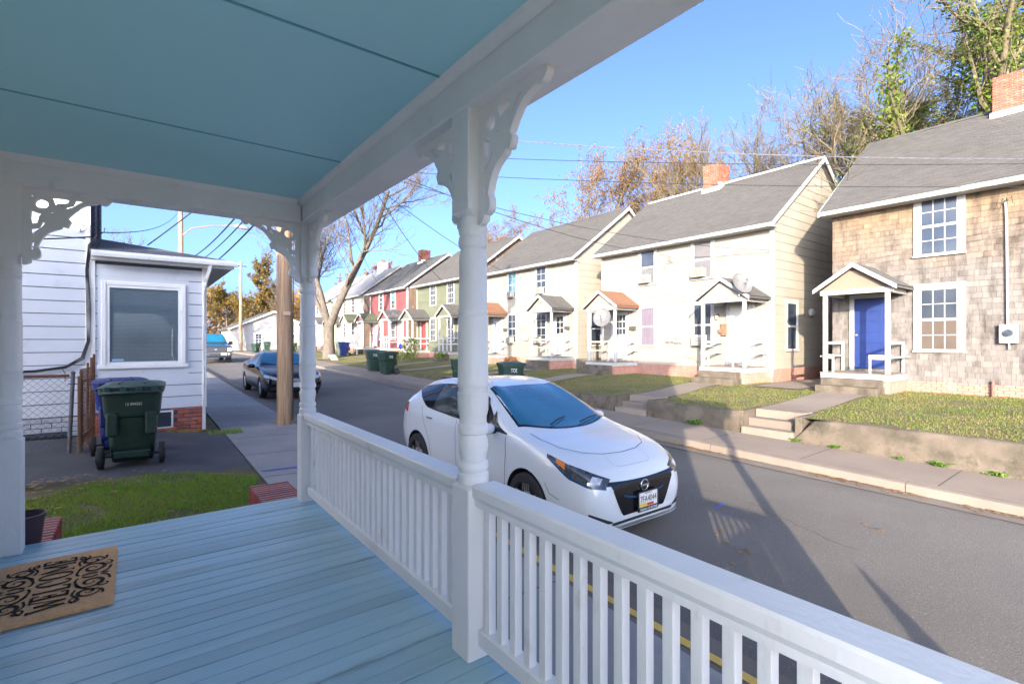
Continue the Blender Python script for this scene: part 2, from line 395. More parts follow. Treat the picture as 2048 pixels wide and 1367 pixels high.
grass('grass', 120000, s_far, .036, z_far, [g_far, g_dry], 3, .008)
# fallen leaves, too many to count
def leaves(name, n, sampler, mats, seed, size=.035):
    r = random.Random(seed); m = MB()
    for _ in range(n):
        p = sampler(r)
        if p is None: continue
        x, y, z = p; s_ = size*r.uniform(.5, 1.2); a = r.uniform(0, 6.28); t = r.uniform(-.3, .3); u = r.uniform(.1, .5)
        ca, sa = cos(a), sin(a)
        pts = [(-1,0,.1), (-.2,.6,u), (1,.1,.15), (-.1,-.55,u*.8)]
        m.add([(x+s_*(px*ca-py*sa), y+s_*(px*sa+py*ca), z+s_*pz*.5+.004) for px, py, pz in pts], [(0,1,3), (1,2,3)])
    o = m.build(name, mats); o['kind'] = 'stuff'; return o
dead = leafmat('dead_leaves', [(.16,.085,.04), (.27,.15,.065), (.36,.25,.14), (.20,.11,.05)], .2)
def l_gut(r):
    y = r.choice([r.gauss(5.7, .5), r.gauss(2.4, .25), r.uniform(-1, 9), r.gauss(1.0, .4), r.gauss(3.2, .2)]); x = XF-abs(r.gauss(0, .09))-.01
    return x, y, zs(y)+.022
leaves('fallen_leaves', 330, l_gut, dead, 4, .045)
def l_lawn(r):
    if r.random() < .10: x, y = r.uniform(-2.2, 1.3), r.uniform(5, 8.3); return x, y, z_near(x, y)+.015
    if r.random() < .3: x, y = r.gauss(-1.1, .45), r.gauss(8.15, .16); return x, y, z_near(x, y)+r.uniform(.01, .05)
    x, y = r.uniform(10.7, 17), r.uniform(-1, 16); return x, y, z_far(x, y)+.03
leaves('fallen_leaves', 620, l_lawn, dead, 5, .04)
def l_base(r): y = r.uniform(-1, 6.2); return 17.05-abs(r.gauss(0, .12)), y, z_far(17, y)+.02
leaves('fallen_leaves', 220, l_base, dead, 6, .045)
def l_str(r):
    x, y = r.choice([(5.0, 2.75), (5.25, 2.95), (4.55, 2.55), (6.2, 4.7), (6.4, 9.5), (5.4, 13), (7.0, 2.1)]); x += r.gauss(0, .12); y += r.gauss(0, .12); return x, y, zs(y)+.022
leaves('fallen_leaves', 16, l_str, dead, 8, .05)
def weeds(x, y, z, n, seed, h=.12, mat=None, label='clump'):
    r = random.Random(seed); m = MB()
    for _ in range(n):
        a = r.uniform(0, 6.28); l = h*r.uniform(.4, 1); w_ = .018; px, py = x+r.gauss(0, h*.3), y+r.gauss(0, h*.5); zz = z+r.uniform(0, h*.4)
        c, s_ = cos(a), sin(a)
        m.add([(px, py, zz), (px+c*l*.5-s_*w_, py+s_*l*.5+c*w_, zz+l*.5), (px+c*l, py+s_*l, zz+l*.35), (px+c*l*.5+s_*w_, py+s_*l*.5-c*w_, zz+l*.5)], [(0,1,2,3)])
    return m.build('weed_clump', mat or leafmat('weeds', [(.06,.16,.02), (.12,.25,.03), (.2,.3,.06)], .35))
for i, (y, n, h, lab) in enumerate(((6.6, 70, .17, 'leafy green weed at the foot of the short low wall'), (3.75, 45, .1, 'small weed beside the long low wall, closest to its broken end'), (2.75, 22, .07, 'tiny weed tuft at the long low wall'), (2.25, 60, .11, 'spreading weed patch among leaves at the long low wall'), (1.55, 60, .1, 'flat weed patch with dead leaves beside the long low wall'), (4.45, 40, .09, 'weeds in the crack at the broken wall end'))):
    tag(weeds(10.34, y, zs(y)+.17, n, i, h), lab, 'weed')
# ================================================= THE HOUSE WITH THE PORCH
FZ = .70                                              # porch floor
HX = -.76                                             # front wall
floor_blue = M('blue_deck_paint', (.30,.48,.545), (.37,.555,.615), scale=2.5, rough=.38, bump=.25, bscale=22, stretch=(.25,2.2,1), c3=(.20,.25,.26), s3=2.6, t3=(.60,.72), orand=.10)
aqua = M('aqua_ceiling_paint', (.45,.80,.84), (.48,.83,.87), scale=.7, rough=.55, bump=.03, bscale=20)
aqua_d = M('aqua_seam', (.17,.47,.51), rough=.7)
brick_m = M('red_brick', (.36,.075,.055), (.27,.06,.05), scale=7, rough=.85, bump=.5, bscale=60, orand=.25, c3=(.45,.16,.11), s3=12, t3=(.6,.75))
brick_face = M('bungalow_brick', (.33,.09,.06), (.40,.13,.085), scale=8, rough=.85, bump=.4, bscale=70, orand=.22)
mortar = M('mortar', (.62,.58,.53), (.5,.47,.43), scale=20, rough=.95, bump=.3)
H = thing('porch_house', 'white clapboard house with blue-floored porch, turned posts and lacy brackets', 'house', (HX, 2, .3))
m = MB(); m.box(-14, HX, -1.42, 5.12, -.3, 6.55)
m.build('wall', white, H)
m = MB(); m.box(-14.4, HX+.36, -1.5, 5.25, 6.56, 6.70); m.build('roof', M('roof_tar', (.08,.08,.085), rough=.9), H)
m = MB(); m.box(HX+.02, HX+.10, 5.03, 5.135, .3, 6.5, .006); m.box(HX-.02, HX+.03, 5.122, 5.20, .3, 6.5, .006); m.build('corner_board', white, H)
wedge = MB(); ex = .112
wedge.add([(0,0,0), (.022,0,0), (.006,0,ex+.02), (0,0,ex+.02), (0,1,0), (.022,1,0), (.006,1,ex+.02), (0,1,ex+.02)], [(0,1,2,3)[::-1], (4,5,6,7), (0,4,5,1), (1,5,6,2), (2,6,7,3), (3,7,4,0)])
wm = wedge.mesh('clapboard', white)
for i in range(25):
    z = FZ-.25+i*ex
    for a, b in ((-.9, 3.38), (4.58, 5.03)):
        if z > 2.85: a, b = (-.9, 5.03) if a < 0 else (9, 9)
        if a < 9:
            o = obj('clapboard', wm, None, (HX, a, z)); o.scale = (1, b-a, 1); put(o, H)
# front door beside the mat
D = MB(); D.box(HX+.002, HX+.03, 3.5, 4.46, FZ, 2.78, .004)
D.build('door', M('door_paint', (.09,.13,.17), rough=.4), H)
m = MB()
for a, b, z0, z1 in ((3.38, 3.5, FZ, 2.9), (4.46, 4.58, FZ, 2.9), (3.5, 4.46, 2.78, 2.9)): m.box(HX+.002, HX+.05, a, b, z0, z1, .006)
m.build('door_frame', white, H)
# porch floor, board by board
fl = obj('porch_floor', MB().box(HX+.02, 1.36, -.9, 4.88, FZ-.22, FZ-.03).mesh('porch_floor', white_old), H)
y = -.95; r = random.Random(11)
while y < 4.9:
    w = r.choice([.098, .104, .108, .112]); e = min(y+w, 4.935)
    b = MB(); x1 = 1.42+r.uniform(-.004, .004); dz = r.uniform(-.0025, .0015)
    b.box(HX+.005, x1, y+.0022, e-.0022, FZ-.028+dz, FZ+dz, .0035)
    b.build('floor_board', floor_blue, fl); y = e
MB().box(1.36, 1.385, -.93, 4.9, FZ-.24, FZ-.03, .003).build('fascia', white, H)
MB().box(HX+.02, 1.36, 4.88, 4.905, FZ-.24, FZ-.03, .003).build('fascia', white, H)
MB().box(HX, 1.33, -.9, 4.86, -.1, FZ-.23).build('foundation', old_conc, H)
# ceiling panels with their seams, beams
ce = obj('porch_ceiling', MB().box(HX, 1.2, -.9, 4.7, 3.425, 3.44).mesh('porch_ceiling', aqua_d), H)
for a, b in ((-.85, .68), (.68, 2.09), (2.09, 3.5), (3.5, 4.68)):
    MB().box(HX+.003, 1.2, a+.0065, b-.0065, 3.40, 3.4245, .004).build('ceiling_panel', aqua, ce)
for yy in (.68, 2.09, 3.5): MB().box(HX+.003, 1.187, yy-.005, yy+.005, 3.3965, 3.4015).build('seam_strip', aqua_d, ce)
BZ = 3.207
def beam(x0, x1, y0, y1, name='beam'):
    m = MB(); m.box(x0, x1, y0, y1, BZ, 3.62, .006); return m.build(name, white, H)
beam(1.19, 1.405, -.97, 4.905)
beam(HX+.003, 1.187, 4.665, 4.885); beam(HX+.003, 1.187, -.95, -.74)
# cove at the top of the beams, board under the outer edge, roof slab over all
m = MB(); m.prism([(1.188,3.399), (1.188,3.355), (1.176,3.362), (1.160,3.380), (1.150,3.399)], lambda a, z: (a, -.735, z), lambda a, z: (a, 4.66, z)); m.build('cove_moulding', white, H)
m = MB(); m.prism([(4.663,3.399), (4.663,3.355), (4.651,3.362), (4.635,3.380), (4.625,3.399)][::-1], lambda a, z: (HX+.003, a, z), lambda a, z: (1.146, a, z)); m.build('cove_moulding', white, H)
m = MB(); m.box(1.4055, 1.432, -1.02, 4.94, BZ+.012, 3.66, .004); m.box(1.432, 1.452, -1.02, 4.94, BZ+.05, 3.68, .004); m.build('fascia_board', white, H)
m = MB(); m.prism([(HX, 4.15), (1.5, 3.66), (1.5, 3.70), (HX, 4.2)], lambda a, z: (a, -1.08, z), lambda a, z: (a, 5.0, z)); m.build('porch_roof', MAT['roof_tar'], H)
# posts: square foot and head, turned between
PROF = [(.070,1.49), (.073,1.497), (.073,1.535), (.066,1.54), (.063,1.545), (.070,1.553), (.0735,1.57), (.070,1.588), (.060,1.597), (.061,1.605), (.067,1.635), (.0715,1.665), (.070,1.69), (.062,1.71), (.060,1.716), (.069,1.722), (.0735,1.742), (.069,1.763), (.064,1.77), (.064,1.80), (.072,1.83), (.0735,1.912), (.0700,1.916), (.0700,1.935), (.0735,1.94), (.0735,1.96), (.0715,1.965), (.0700,2.27), (.0675,2.272), (.0675,2.278), (.0695,2.281), (.0695,2.296), (.067,2.30), (.066,2.54), (.060,2.57), (.058,2.58), (.066,2.59), (.070,2.608), (.066,2.63), (.062,2.64), (.066,2.652), (.070,2.67), (.066,2.69), (.063,2.70), (.063,2.74)]
def sq(m, x, y, z0, z1, h, c0, c1, ch=.012):
    """square block with its corners cut off towards one end"""
    def ring(z, hh, k): return [(x+a*hh+(-a*k if s_ else 0), y+b*hh+(0 if s_ else -b*k), z) for a, b, s_ in ((-1,-1,1),(-1,-1,0),(-1,1,0),(-1,1,1),(1,1,1),(1,1,0),(1,-1,0),(1,-1,1))]
    rings = [ring(z0+c0*.0, h if not c0 else h-.02, c0 if c0 else .004), ring(z0+(c0 if c0 else .001), h, .005), ring(z1-(c1 if c1 else .001), h, .005), ring(z1, h if not c1 else h-.018, c1 if c1 else .004)]
    vs = sum(rings, []); fs = [tuple(range(8)), tuple(range(24, 32))[::-1]]
    for i in range(3):
        for j in range(8): fs.append((i*8+j, (i+1)*8+j, (i+1)*8+(j+1) % 8, i*8+(j+1) % 8))
    m.add(vs, fs)
def post(x, y, h=.0735):
    m = MB(); m.lathe([(r_*h/.0735, z) for r_, z in PROF], 28, Matrix.Translation((x, y, 0)))
    o = m.build('post', white, H, smooth=R(35))
    m = MB(); sq(m, x, y, FZ+.002, 1.495, h, 0, .02); m.build('post_foot', white, o)
    m = MB(); sq(m, x, y, 2.715, BZ, h, .035, 0); m.build('post_head', white, o)
    return o
P_mid = post(1.27, 1.978); P_cor = post(1.273, 4.79); P_wall = post(HX+.075, 4.80); P_s = post(1.27, -.84); post(HX+.075, -.84)
# fretwork bracket, sawn from one board, with its pierced holes
def spline_pts(pts, n=6):
    out = []; P = [Vector((*p, 0)) for p in pts]
    for i in range(len(P)-1):
        a, b, c, d = P[max(i-1, 0)], P[i], P[i+1], P[min(i+2, len(P)-1)]
        for k in range(n):
            t = k/n; out.append(.5*((2*b)+(c-a)*t+(2*a-5*b+4*c-d)*t*t+(3*b-a-3*c+d)*t**3))
    out.append(P[-1]); return [(p.x, p.y) for p in out]
def fret():
    outer = [(0,0), (.47,0), (.475,-.022)]+spline_pts([(.475,-.022), (.452,-.05), (.425,-.052), (.41,-.036)], 3)[1:]+spline_pts([(.40,-.05), (.33,-.075), (.275,-.125), (.235,-.18)], 5)
    outer += [(.252,-.205), (.235,-.245), (.205,-.24)]+spline_pts([(.20,-.255), (.135,-.29), (.095,-.345), (.075,-.40)], 5)+spline_pts([(.088,-.425), (.088,-.465), (.062,-.485), (.045,-.478)], 4)+[(.04,-.51), (.012,-.525), (0,-.525)]
    def circ(x, y, r_, n=18): return [(x+r_*cos(2*pi*i/n), y+r_*sin(2*pi*i/n)) for i in range(n)]
    holes = [circ(.098,-.098,.036), [(.042,-.042), (.066,-.042), (.042,-.066)],
             spline_pts([(.148,-.042), (.235,-.042), (.232,-.075), (.185,-.085), (.168,-.098), (.158,-.07), (.148,-.042)], 3)[:-1],
             spline_pts([(.042,-.148), (.042,-.235), (.075,-.232), (.085,-.185), (.098,-.168), (.07,-.158), (.042,-.148)], 3)[:-1],
             [(.275,-.042), (.335,-.042), (.30,-.062), (.262,-.098), (.225,-.118), (.222,-.10), (.262,-.082)],
             [(.042,-.275), (.042,-.335), (.062,-.30), (.098,-.262), (.118,-.225), (.10,-.222), (.082,-.262)],
             circ(.15,-.15,.008, 8), [(.042,-.37), (.06,-.36), (.058,-.41), (.042,-.44)]]
    cu = bpy.data.curves.new('fret', 'CURVE'); cu.dimensions = '2D'; cu.fill_mode = 'BOTH'; cu.extrude = .016; cu.bevel_depth = .0025; cu.bevel_resolution = 0
    for poly in [outer]+holes:
        s_ = cu.splines.new('POLY'); s_.points.add(len(poly)-1); s_.use_cyclic_u = True
        for p, (a, b) in zip(s_.points, poly): p.co = (a, b, 0, 1)
    o = bpy.data.objects.new('fret', cu); COL.objects.link(o); me = bpy.data.meshes.new_from_object(o)
    bpy.data.objects.remove(o); me.name = 'bracket'; me.materials.clear(); me.materials.append(white); return me
FR = fret()
def bracket(x, y, ang, par):
    mt = Matrix.Translation((x, y, BZ)) @ Matrix.Rotation(ang, 4, 'Z') @ Matrix.Rotation(pi/2, 4, 'X')
    o = bpy.data.objects.new('bracket', FR); COL.objects.link(o); l, q, s_ = mt.decompose(); o.location = l; o.rotation_euler = q.to_euler(); put(o, par)
h = .0735
bracket(1.27, 1.978+h, pi/2, P_mid); bracket(1.27, 1.978-h, -pi/2, P_mid)
bracket(1.273, 4.79-h, -pi/2, P_cor); bracket(1.273-h, 4.775, pi, P_cor); bracket(HX+.15, 4.775, 0, P_wall)
bracket(1.27, -.84+h, pi/2, P_s); bracket(1.27-h, -.84, pi, P_s)
# railings
bal = MB().box(-.019, .019, -.019, .019, .83, 1.43, .002).mesh('baluster', white)
def railing(axis, c, a, b):
    """axis 'y': along Y at X=c ; axis 'x': along X at Y=c"""
    top = [(-.053,1.405), (-.053,1.43), (-.066,1.452), (-.066,1.49), (-.058,1.50), (.058,1.50), (.066,1.49), (.066,1.452), (.053,1.43), (.053,1.405)]
    f0 = (lambda k, z: (c+k, a, z)) if axis == 'y' else (lambda k, z: (a, c-k, z)); f1 = (lambda k, z: (c+k, b, z)) if axis == 'y' else (lambda k, z: (b, c-k, z))
    ra = MB().prism(top[::-1] if axis == 'y' else top[::-1], f0, f1).build('railing', white, H)
    m = MB()
    if axis == 'y': m.box(c-.036, c+.036, a, b, .762, .838, .004)
    else: m.box(a, b, c-.036, c+.036, .762, .838, .004)
    m.build('bottom_rail', white, ra)
    n = round((b-a)/.0945)
    for i in range(n):
        t = a+(i+.5)*(b-a)/n
        o = obj('baluster', bal, None, (c, t, 0) if axis == 'y' else (t, c, 0)); put(o, ra)
railing('y', 1.284, 1.978+h, 4.79-h); railing('y', 1.284, -.84+h, 1.978-h); railing('x', -.84, HX+.15, 1.27-h)
# brick cheeks and steps at the open end
def cheek(x0, x1):
    m = MB(); m.box(x0+.012, x1-.012, 4.935, 5.86, -.05, .617); c = m.build('stair_cheek', mortar, H)
    yy = 4.94; bm = MB().box(-(x1-x0)/2, (x1-x0)/2, .004, .056, 0, .1, .005).mesh('brick', brick_m)
    while yy < 5.83: obj('brick', bm, c, ((x0+x1)/2, yy, .522)); yy += .0765
    for k in range(6):                                # courses below, on the lawn side and the end
        z = .522-.075*(k+1); off = .1*(k % 2)
        for a in range(5):
            y0 = max(4.94, 4.94+a*.21-off); y1 = min(5.86, 4.94+(a+1)*.21-off-.01)
            if y1-y0 > .03:
                for xa, xb in ((x0, x0+.1), (x1-.1, x1)): MB().box(xa, xb, y0, y1, z, z+.065, .004).build('brick', brick_m, c)
        for a in range(2): MB().box(lerp(x0, x1, a*.5)+.004, lerp(x0, x1, a*.5+.5)-.004, 5.80, 5.87, z, z+.065, .004).build('brick', brick_m, c)
cheek(.96, 1.34); cheek(-.88, -.50)
for i in range(2):
    MB().box(-.54, .96, 4.936+.3*i, 5.24+.3*i, -.05, .585-.13*i, .012).build('step', old_conc, H)
# ------------------------------------------------ mat and planter on the porch
T = thing('door_mat', 'tan coir door mat lettered WELCOME between black scrolls', 'doormat', (-.38, 4.0, FZ+.003))
coir = M('coir', (.90,.50,.235), (.78,.41,.18), scale=55, rough=1, bump=.35, bscale=260)
mb = MB(); vs = []; nx, ny = 24, 36
X0, X1, Y0, Y1 = -.665, -.09, 3.52, 4.46
for j in range(ny+1):
    for i in range(nx+1):
        e = .003*noise.noise((i*2.3, j*1.7, 5)); vs.append((lerp(X0, X1, i/nx)+(.004*noise.noise((j*.9, 0, 2)) if i in (0, nx) else 0), lerp(Y0, Y1, j/ny)+(.004*noise.noise((i*.9, 7, 2)) if j in (0, ny) else 0), FZ+.020+e*.5))
fs = [(j*(nx+1)+i, j*(nx+1)+i+1, (j+1)*(nx+1)+i+1, (j+1)*(nx+1)+i) for j in range(ny) for i in range(nx)]
bd = [i for i in range(nx+1)]+[j*(nx+1)+nx for j in range(1, ny+1)]+[ny*(nx+1)+i for i in range(nx-1, -1, -1)]+[j*(nx+1) for j in range(ny-1, 0, -1)]
k = len(vs); vs += [(vs[i][0], vs[i][1], FZ+.003) for i in bd]
for q in range(len(bd)): fs.append((bd[(q+1) % len(bd)], bd[q], k+q, k+(q+1) % len(bd)))
mb.add(vs, fs).build('coir_pad', coir, T)
ink = M('black_mat_print', (.018,.014,.012), (.05,.03,.02), scale=60, rough=1, bump=.6, bscale=200)
def stroke(m, pts, w, z=FZ+.0228):
    """flat ribbon with its own widths; (a, b) = along the reading direction, up the letters"""
    P = [Vector((p[0], p[1], 0)) for p in pts]; n = len(P); vs = []
    for i in range(n):
        d = (P[min(i+1, n-1)]-P[max(i-1, 0)]).normalized(); s_ = Vector((-d.y, d.x, 0)); ww = (w[i] if hasattr(w, '__len__') else w)*1.35
        for q in (1, -1):
            p = P[i]+s_*ww*.5*q; vs.append((-.3775-p.y, 3.99+p.x, z))
    m.add(vs, [(2*i, 2*i+1, 2*i+3, 2*i+2) for i in range(n-1)])
def letter(m, ch, a, w, hgt):
    b0, b1 = -hgt/2, hgt/2; t = .017; e = .011
    st = lambda pts, ww=t: stroke(m, pts, ww)
    if ch == 'W':
        for p, q, ww in (((0, b1), (w*.27, b0), t), ((w*.27, b0), (w*.5, b1*.7), e*.7), ((w*.5, b1*.7), (w*.73, b0), t), ((w*.73, b0), (w, b1), e*.7)): st([(a+p[0], p[1]), (a+q[0], q[1])], ww)
        st([(a-w*.12, b1), (a+w*.14, b1)], e*.6); st([(a+w*.86, b1), (a+w*1.12, b1)], e*.6)
    elif ch == 'M':
        for p, q, ww in (((w*.08, b0), (w*.08, b1), e*.7), ((w*.08, b1), (w*.5, b0*.6), t), ((w*.5, b0*.6), (w*.92, b1), e*.7), ((w*.92, b1), (w*.92, b0), t)): st([(a+p[0], p[1]), (a+q[0], q[1])], ww)
        st([(a-w*.05, b0), (a+w*.22, b0)], e*.6); st([(a+w*.78, b0), (a+w*1.05, b0)], e*.6)
    elif ch in 'EL':
        st([(a+w*.2, b0), (a+w*.2, b1)]); st([(a, b0), (a+w*.9, b0)], e); st([(a+w*.88, b0), (a+w*.93, b0*.6)], e)
        if ch == 'E': st([(a, b1), (a+w*.85, b1)], e); st([(a+w*.2, 0), (a+w*.62, 0)], e); st([(a+w*.84, b1), (a+w*.88, b1*.6)], e); st([(a+w*.62, .03), (a+w*.62, -.03)], e*.8)
        else: st([(a, b1), (a+w*.4, b1)], e*.6)
    else:
        pts = []; ws = []; n = 20
        for i in range(n+1):
            t_ = (2*pi*i/n if ch == 'O' else lerp(.75, 2*pi-.75, i/n)); pts.append((a+w*.5+w*.45*cos(t_), hgt*.5*sin(t_))); ws.append(lerp(.007, .018, abs(cos(t_))**1.0))
        stroke(m, pts, ws)
        if ch == 'C': st([(pts[0][0], pts[0][1]+.012), (pts[0][0]+.004, pts[0][1]-.04)], e)
m = MB(); a = -.375
for ch, w_ in zip('WELCOME', (.125, .075, .075, .085, .095, .12, .075)):
    letter(m, ch, a, w_, .15); a += w_+.019
m.build('lettering', ink, T)
def scroll(m, c, r0, a0, turns, sg, w=.011, flip=1, sx=1):
    pts = []; ws = []; n = int(26*turns)
    for i in range(n+1):
        t = i/n; rr = r0*(1-t)**.9+.006; an = a0+sg*turns*2*pi*t; pts.append((c[0]+sx*rr*cos(an), c[1]*1+flip*rr*sin(an)*.9)); ws.append(w*(.35+.9*sin(pi*min(1, t*1.15+.05))))
    stroke(m, pts, ws)
for sg in (1, -1):                                    # a band of scrolls above and below the word
    m = MB(); b = .105*sg
    for s_ in (1, -1):
        def arc(p, w): stroke(m, [(s_*x, sg*y) for x, y in spline_pts(p, 6)], w)
        scroll(m, (s_*.115, sg*.175), .075, -pi/2*1, 1.6, s_, .013, sg)
        scroll(m, (s_*.255, sg*.165), .058, pi*.5, 1.5, -s_, .012, sg)
        scroll(m, (s_*.335, sg*.118), .030, pi*.2, 1.2, s_, .008, sg)
        scroll(m, (s_*.17, sg*.235), .034, 0, 1.2, s_, .008, sg)
        arc([(.02, .11), (.06, .098), (.13, .112), (.20, .15), (.25, .225), (.31, .235)], .010)
        arc([(.19, .108), (.26, .098), (.32, .125), (.37, .10)], .009)
        arc([(.01, .215), (.05, .25), (.11, .262)], .010)
        arc([(.012, .125), (.03, .16), (.02, .2)], .014)
    stroke(m, [(0, sg*.225), (0, sg*.25)], .016)
    m.build('scrollwork', ink, T)
T = thing('planter', 'empty dark purple planter tub on the brick stair cheek', 'planter', (-.645, 5.06, .622))
pm = M('purple_plastic', (.075,.04,.055), (.055,.03,.04), scale=6, rough=.5, bump=.05)
m = MB(); m.lathe([(.085,.0), (.092,.003), (.118,.235), (.124,.237), (.126,.262), (.117,.264), (.112,.24), (.104,.20), (.0,.195)], 28, Matrix.Translation((-.645, 5.06, .622)), cap=False); m.build('tub', pm, T, smooth=R(40))
m = MB(); m.lathe([(.10,0), (.06,.012), (0,.02)], 20, Matrix.Translation((-.645, 5.06, .80)), cap=False); m.build('potting_soil', soil, T, smooth=True)
m = MB(); m.tube([(-.71, 5.02, .825), (-.65, 5.06, .85), (-.59, 5.09, .83)], .006, 5); m.build('dead_stem', M('dead_stem', (.16,.09,.05), rough=.9), T)
# ================================================= THE ROW OF HOUSES ACROSS THE STREET
roof_m = M('grey_roof_shingle', (.068,.065,.06), (.092,.087,.079), scale=9, rough=.95, bump=.5, bscale=50, stretch=(1,.35,1), c3=(.06,.057,.053), s3=1.1, t3=(.5,.75))
roof_dk = M('dark_roof_shingle', (.05,.052,.055), (.085,.085,.085), scale=7, rough=.95, bump=.5, bscale=50, c3=(.15,.145,.14), s3=2, t3=(.55,.7))
roof_br = M('brown_hood_shingle', (.20,.10,.055), (.15,.07,.04), scale=12, rough=.95, bump=.5, bscale=50)
roof_ms = M('mossy_hood_shingle', (.06,.07,.045), (.11,.115,.07), scale=8, rough=.95, bump=.5, bscale=50)
cream = M('cream_siding', (.275,.252,.207), (.252,.23,.187), scale=1.3, rough=.7, bump=.06, bscale=40, c3=(.225,.20,.16), s3=.9, t3=(.62,.8))
cream_t = M('cream_trim', (.76,.72,.64), (.70,.66,.58), scale=4, rough=.6)
green_s = M('green_siding', (.12,.13,.088), (.105,.115,.076), scale=1.5, rough=.7, c3=(.11,.12,.08), s3=.8)
red_s = M('red_shingle_paint', (.20,.062,.066), (.145,.042,.046), scale=3, rough=.8, bump=.3, bscale=30, stretch=(1,1.5,.35), c3=(.20,.075,.06), s3=1.4, t3=(.5,.7))
white_s = M('white_siding', (.38,.365,.345), (.34,.325,.305), scale=2, rough=.7)
pale_s = M('pale_green_siding', (.50,.53,.38), (.45,.48,.34), scale=2, rough=.7)
dark_sh = M('weathered_dark_shingle', (.16,.11,.075), (.085,.06,.045), scale=3, rough=.95, bump=.5, bscale=25, stretch=(1,1,.4), c3=(.36,.29,.22), s3=3, t3=(.55,.7))
pinkbrick = M('painted_brick', (.40,.205,.155), (.33,.165,.125), scale=5, rough=.9, bump=.3, bscale=50, c3=(.44,.28,.22), s3=3, t3=(.58,.72), orand=.1)
oldbrick = M('chimney_brick', (.28,.10,.06), (.21,.075,.045), scale=6, rough=.9, bump=.4, bscale=50, orand=.2, c3=(.36,.19,.13), s3=5, t3=(.55,.7))
blue_door = M('blue_door_paint', (.014,.034,.15), (.012,.03,.125), scale=5, rough=.45)
white_door = M('white_door_paint', (.58,.57,.54), rough=.4)
red_door = M('red_door_paint', (.38,.06,.05), rough=.5)
pane_m = M('window_glass', (.025,.035,.05), (.05,.06,.075), scale=1.2, rough=.06, spec=.9)
blind_m = M('drawn_blind', (.10,.098,.10), (.14,.135,.135), scale=1, rough=.5)
purple_m = M('lilac_curtain', (.15,.125,.155), (.12,.10,.13), scale=4, rough=.9, stretch=(1,4,.3))
teal_m = M('teal_blind', (.05,.14,.19), (.07,.18,.24), scale=3, rough=.6)
tanblind = M('tan_blind', (.08,.06,.045), (.06,.047,.036), scale=2, rough=.8)
steel = M('galvanised', (.42,.42,.42), (.35,.35,.36), scale=10, rough=.4, metal=.7)
meter_m = M('meter_grey', (.32,.32,.31), (.27,.27,.27), scale=8, rough=.6)
ac_m = M('air_conditioner_case', (.34,.32,.27), (.29,.275,.23), scale=6, rough=.6)
ac_d = M('air_conditioner_grille', (.14,.13,.11), rough=.7)
dish_m = M('dish_grey', (.14,.14,.138), (.12,.12,.12), scale=5, rough=.5)
FX, BX, RX = 17.1, 24.45, 20.77
def bricks(parent, face, a0, a1, z0, z1, plane, mat, single=False, bl=.215, bh=.075, out=-1, depth=.02, skip=None):
    """courses of brick standing proud of a mortar wall; face 'x': in the plane X=plane along Y, 'y': the other way"""
    mm = MB(); row = 0; z = z0
    while z < z1-.02:
        a = a0-(bl/2 if row % 2 else 0)
        while a < a1:
            p, q = max(a, a0), min(a+bl-.012, a1); zt = min(z+bh-.012, z1)
            if q-p > .02 and not (skip and skip((p+q)/2, z)):
                k = MB() if single else mm; o0, o1 = sorted((plane-.01*-out*-1 if False else plane-out*.01, plane+out*depth))
                if face == 'x': k.box(o0, o1, p, q, z, zt, .003 if single else 0)
                else: k.box(p, q, o0, o1, z, zt, .003 if single else 0)
                if single: k.build('brick', mat, parent)
            a += bl
        z += bh; row += 1
    if not single: struct(mm.build('brickwork', mat, parent), 'stuff')
def pane_obj(par, face, plane, a0, a1, z0, z1, mat, d):
    m = MB(); m.box(*( (plane-d, plane-d+.006, a0, a1) if face == 'x' else (a0, a1, plane-d, plane-d+.006) ), z0, z1); return m.build('pane', mat, par)
def window(par, face, plane, a0, a1, z0, z1, glass=(None, None), grid=(2, 0), frame=None, tr=.11, proud=.045, storm=False):
    """sash window: trim round it, a sill, two sashes with their bars, a pane behind each. Outward is towards -plane"""
    frame = frame or white; m = MB()
    def bx(k, p0, p1, q0, q1, r0, r1, c=.004):
        if face == 'x': k.box(plane-p1, plane-p0, q0, q1, r0, r1, c)
        else: k.box(q0, q1, plane-p1, plane-p0, r0, r1, c)
    bx(m, .0, proud, a0-tr, a0, z0, z1+tr); bx(m, .0, proud, a1, a1+tr, z0, z1+tr); bx(m, .0, proud, a0+.001, a1-.001, z1, z1+tr-.002)
    bx(m, .0, proud+.03, a0-tr-.02, a1+tr+.02, z0-.05, z0)
    w = m.build('window', frame, par)
    zm = (z0+z1)/2
    for k, (b, t, d) in enumerate(((z0, zm, .022), (zm, z1, .03))):
        s_ = MB(); f = .035
        bx(s_, d-.012, d, a0, a1, b, b+f, 0); bx(s_, d-.012, d, a0, a1, t-f, t, 0); bx(s_, d-.012, d, a0, a0+f, b+f, t-f, 0); bx(s_, d-.012, d, a1-f, a1, b+f, t-f, 0)
        nx, nz = grid
        for i in range(1, nx): c = lerp(a0+f, a1-f, i/nx); bx(s_, d-.010, d-.001, c-.011, c+.011, b+f, t-f, 0)
        for j in range(1, nz): c = lerp(b+f, t-f, j/nz); bx(s_, d-.0105, d-.0015, a0+f, a1-f, c-.011, c+.011, 0)
        s_.build('sash', frame, w)
        pane_obj(w, face, plane, a0+f*.6, a1-f*.6, b+f*.6, t-f*.6, glass[k] or pane_m, d-.007)
    return w
